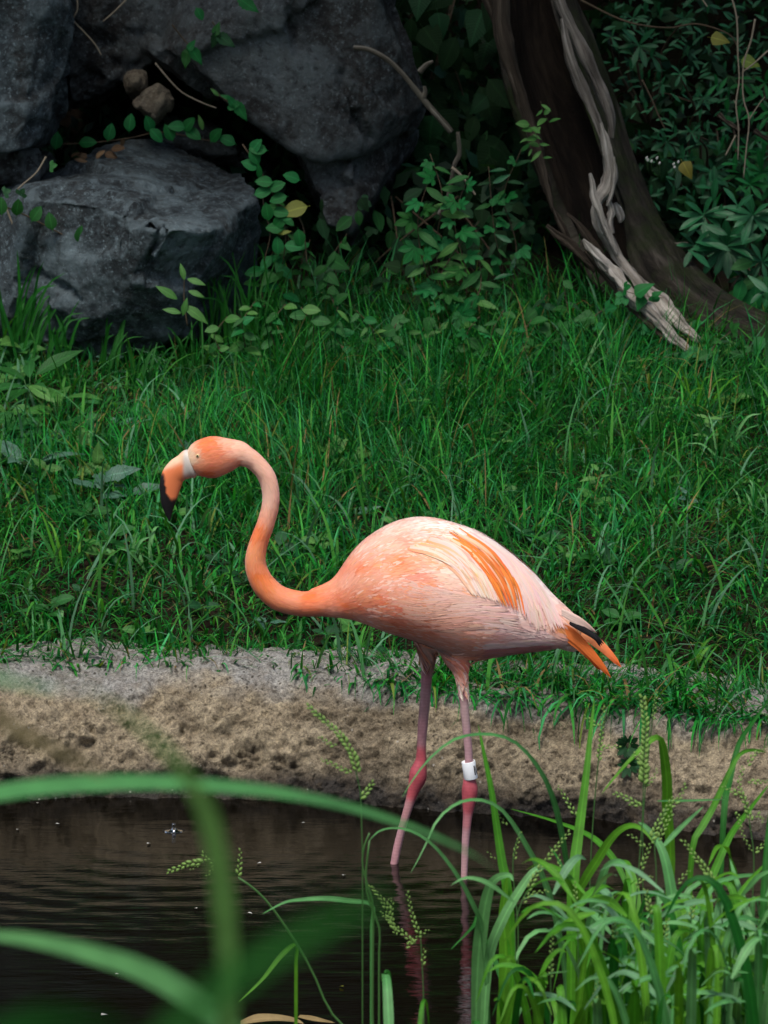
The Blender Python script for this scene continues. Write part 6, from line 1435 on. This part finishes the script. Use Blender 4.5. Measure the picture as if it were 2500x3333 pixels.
def crown_tree(label, base, trunk_pts, r0, blobs, leaf_size, per, tone=1.0):
    t = thing('shade_tree', base, label, 'tree', 'shade trees round the pond')
    c = catmull(trunk_pts, 30); obj('trunk', mesh('trunk', *tube(c, np.linspace(r0, r0 * .45, 30), 14, jag=.15)), M_BARK, t)
    for bx in blobs[:4]:
        e = np.array(bx[:3]); obj('limb', mesh('limb', *tube(catmull([c[20], (c[20] + e) / 2 + np.array([0, 0, .25]), e], 14), np.linspace(r0 * .4, r0 * .08, 14), 8)), M_BARK, t)
    pts = []
    for bx in blobs:
        n_ = int(per * bx[3] * bx[4] * bx[5]); u = rng.normal(0, 1, (n_, 3)); u /= np.linalg.norm(u, axis=1)[:, None]; u *= (rng.random((n_, 1)) ** .4)
        q_ = np.array(bx[:3]) + u * np.array(bx[3:6]); keep = fbm(q_ * 1.6, 2, 201) > -.22
        pts.append(q_[keep])
    pts = np.vstack(pts); N_ = len(pts)
    cl = np.array([(.02, .065, .018), (.03, .09, .022), (.04, .10, .03)])[rng.integers(0, 3, N_)] * rng.uniform(.6, 1.3, (N_, 1)) * tone
    o = leaf_cloud('crown', pts, leaf_size, cl, M_FAR); o.parent = t; o.matrix_basis = Matrix.Translation(-Vector(base))
for lab, bs, tp, r0, blobs in (
    ('tree behind the boulders whose boughs roof the rock pile', (-1.6, 13.2, 2.0), [(-1.6, 13.2, 1.6), (-1.5, 13.0, 3.2), (-1.2, 12.4, 5.0)], .22, [(-1.2, 9.7, 2.9, 1.5, 1.1, .6), (0.2, 10.0, 3.0, 1.5, 1.2, .6), (-0.4, 9.2, 3.0, 1.2, .7, .45), (-0.9, 8.6, 3.1, 1.4, .6, .45), (-2.6, 11.0, 3.2, 1.3, 1.3, .8), (-1.0, 12.4, 4.6, 2.2, 1.6, 1.2), (-2.2, 9.7, 3.1, 1.0, .8, .5)]),
    ('tree on the hill behind the dead trunk', (1.9, 13.4, 2.1), [(1.9, 13.4, 1.7), (1.8, 13.1, 3.3), (1.5, 12.5, 5.0)], .2, [(1.4, 9.7, 2.9, 1.5, 1.1, .6), (2.7, 10.2, 3.0, 1.4, 1.3, .7), (1.0, 9.2, 3.0, 1.0, .7, .45), (0.7, 8.6, 3.1, 1.4, .55, .4), (0.5, 11.0, 3.3, 1.6, 1.2, .8), (1.2, 12.2, 4.4, 2.2, 1.7, 1.2), (3.2, 12.0, 3.8, 1.8, 1.6, 1.0), (0.6, 9.9, 2.9, .9, .7, .45)]),
    ('unseen broad tree added at the near left bank to block sky light', (-4.6, 3.5, .5), [(-4.6, 3.5, .3), (-4.5, 3.6, 2.4), (-4.2, 3.8, 4.4)], .2, [(-4.2, 4.2, 5.0, 1.8, 2.0, 1.5), (-4.8, 6.8, 4.2, 1.7, 2.0, 1.6), (-5.6, 4.5, 3.4, 1.6, 2.2, 1.6)]),  # this and the next three are unseen trees added to cut sky light
    ('unseen broad tree added at the near right bank to block sky light', (5.0, 4.0, .5), [(5.0, 4.0, .3), (4.9, 4.1, 2.4), (4.6, 4.3, 4.4)], .2, [(4.8, 4.6, 5.2, 1.8, 2.0, 1.5), (5.2, 7.2, 4.2, 1.7, 2.0, 1.6), (5.6, 4.9, 3.2, 1.6, 2.2, 1.6)]),
    ('unseen tree added behind the viewer to dim the front sky, first of two', (-2.5, -5.0, 1.2), [(-2.5, -5, 1), (-2.4, -5, 3.5), (-2.2, -5, 6)], .25, [(-2.2, -5, 6.0, 2.6, 1.8, 2.0), (-3.6, -5.4, 3.6, 2.0, 1.6, 1.8), (-.6, -5.6, 4.4, 1.8, 1.5, 1.8)]),
    ('unseen tree added behind the viewer to dim the front sky, second of two', (3.0, -5.4, 1.2), [(3, -5.4, 1), (2.9, -5.4, 3.5), (2.7, -5.4, 6)], .25, [(2.6, -5.4, 6.0, 2.6, 1.8, 2.0), (4.0, -5.6, 3.6, 2.0, 1.6, 1.8), (1.2, -5.8, 3.2, 1.8, 1.5, 1.6)])):
    crown_tree(lab, bs, tp, r0, blobs, .13, 1500)
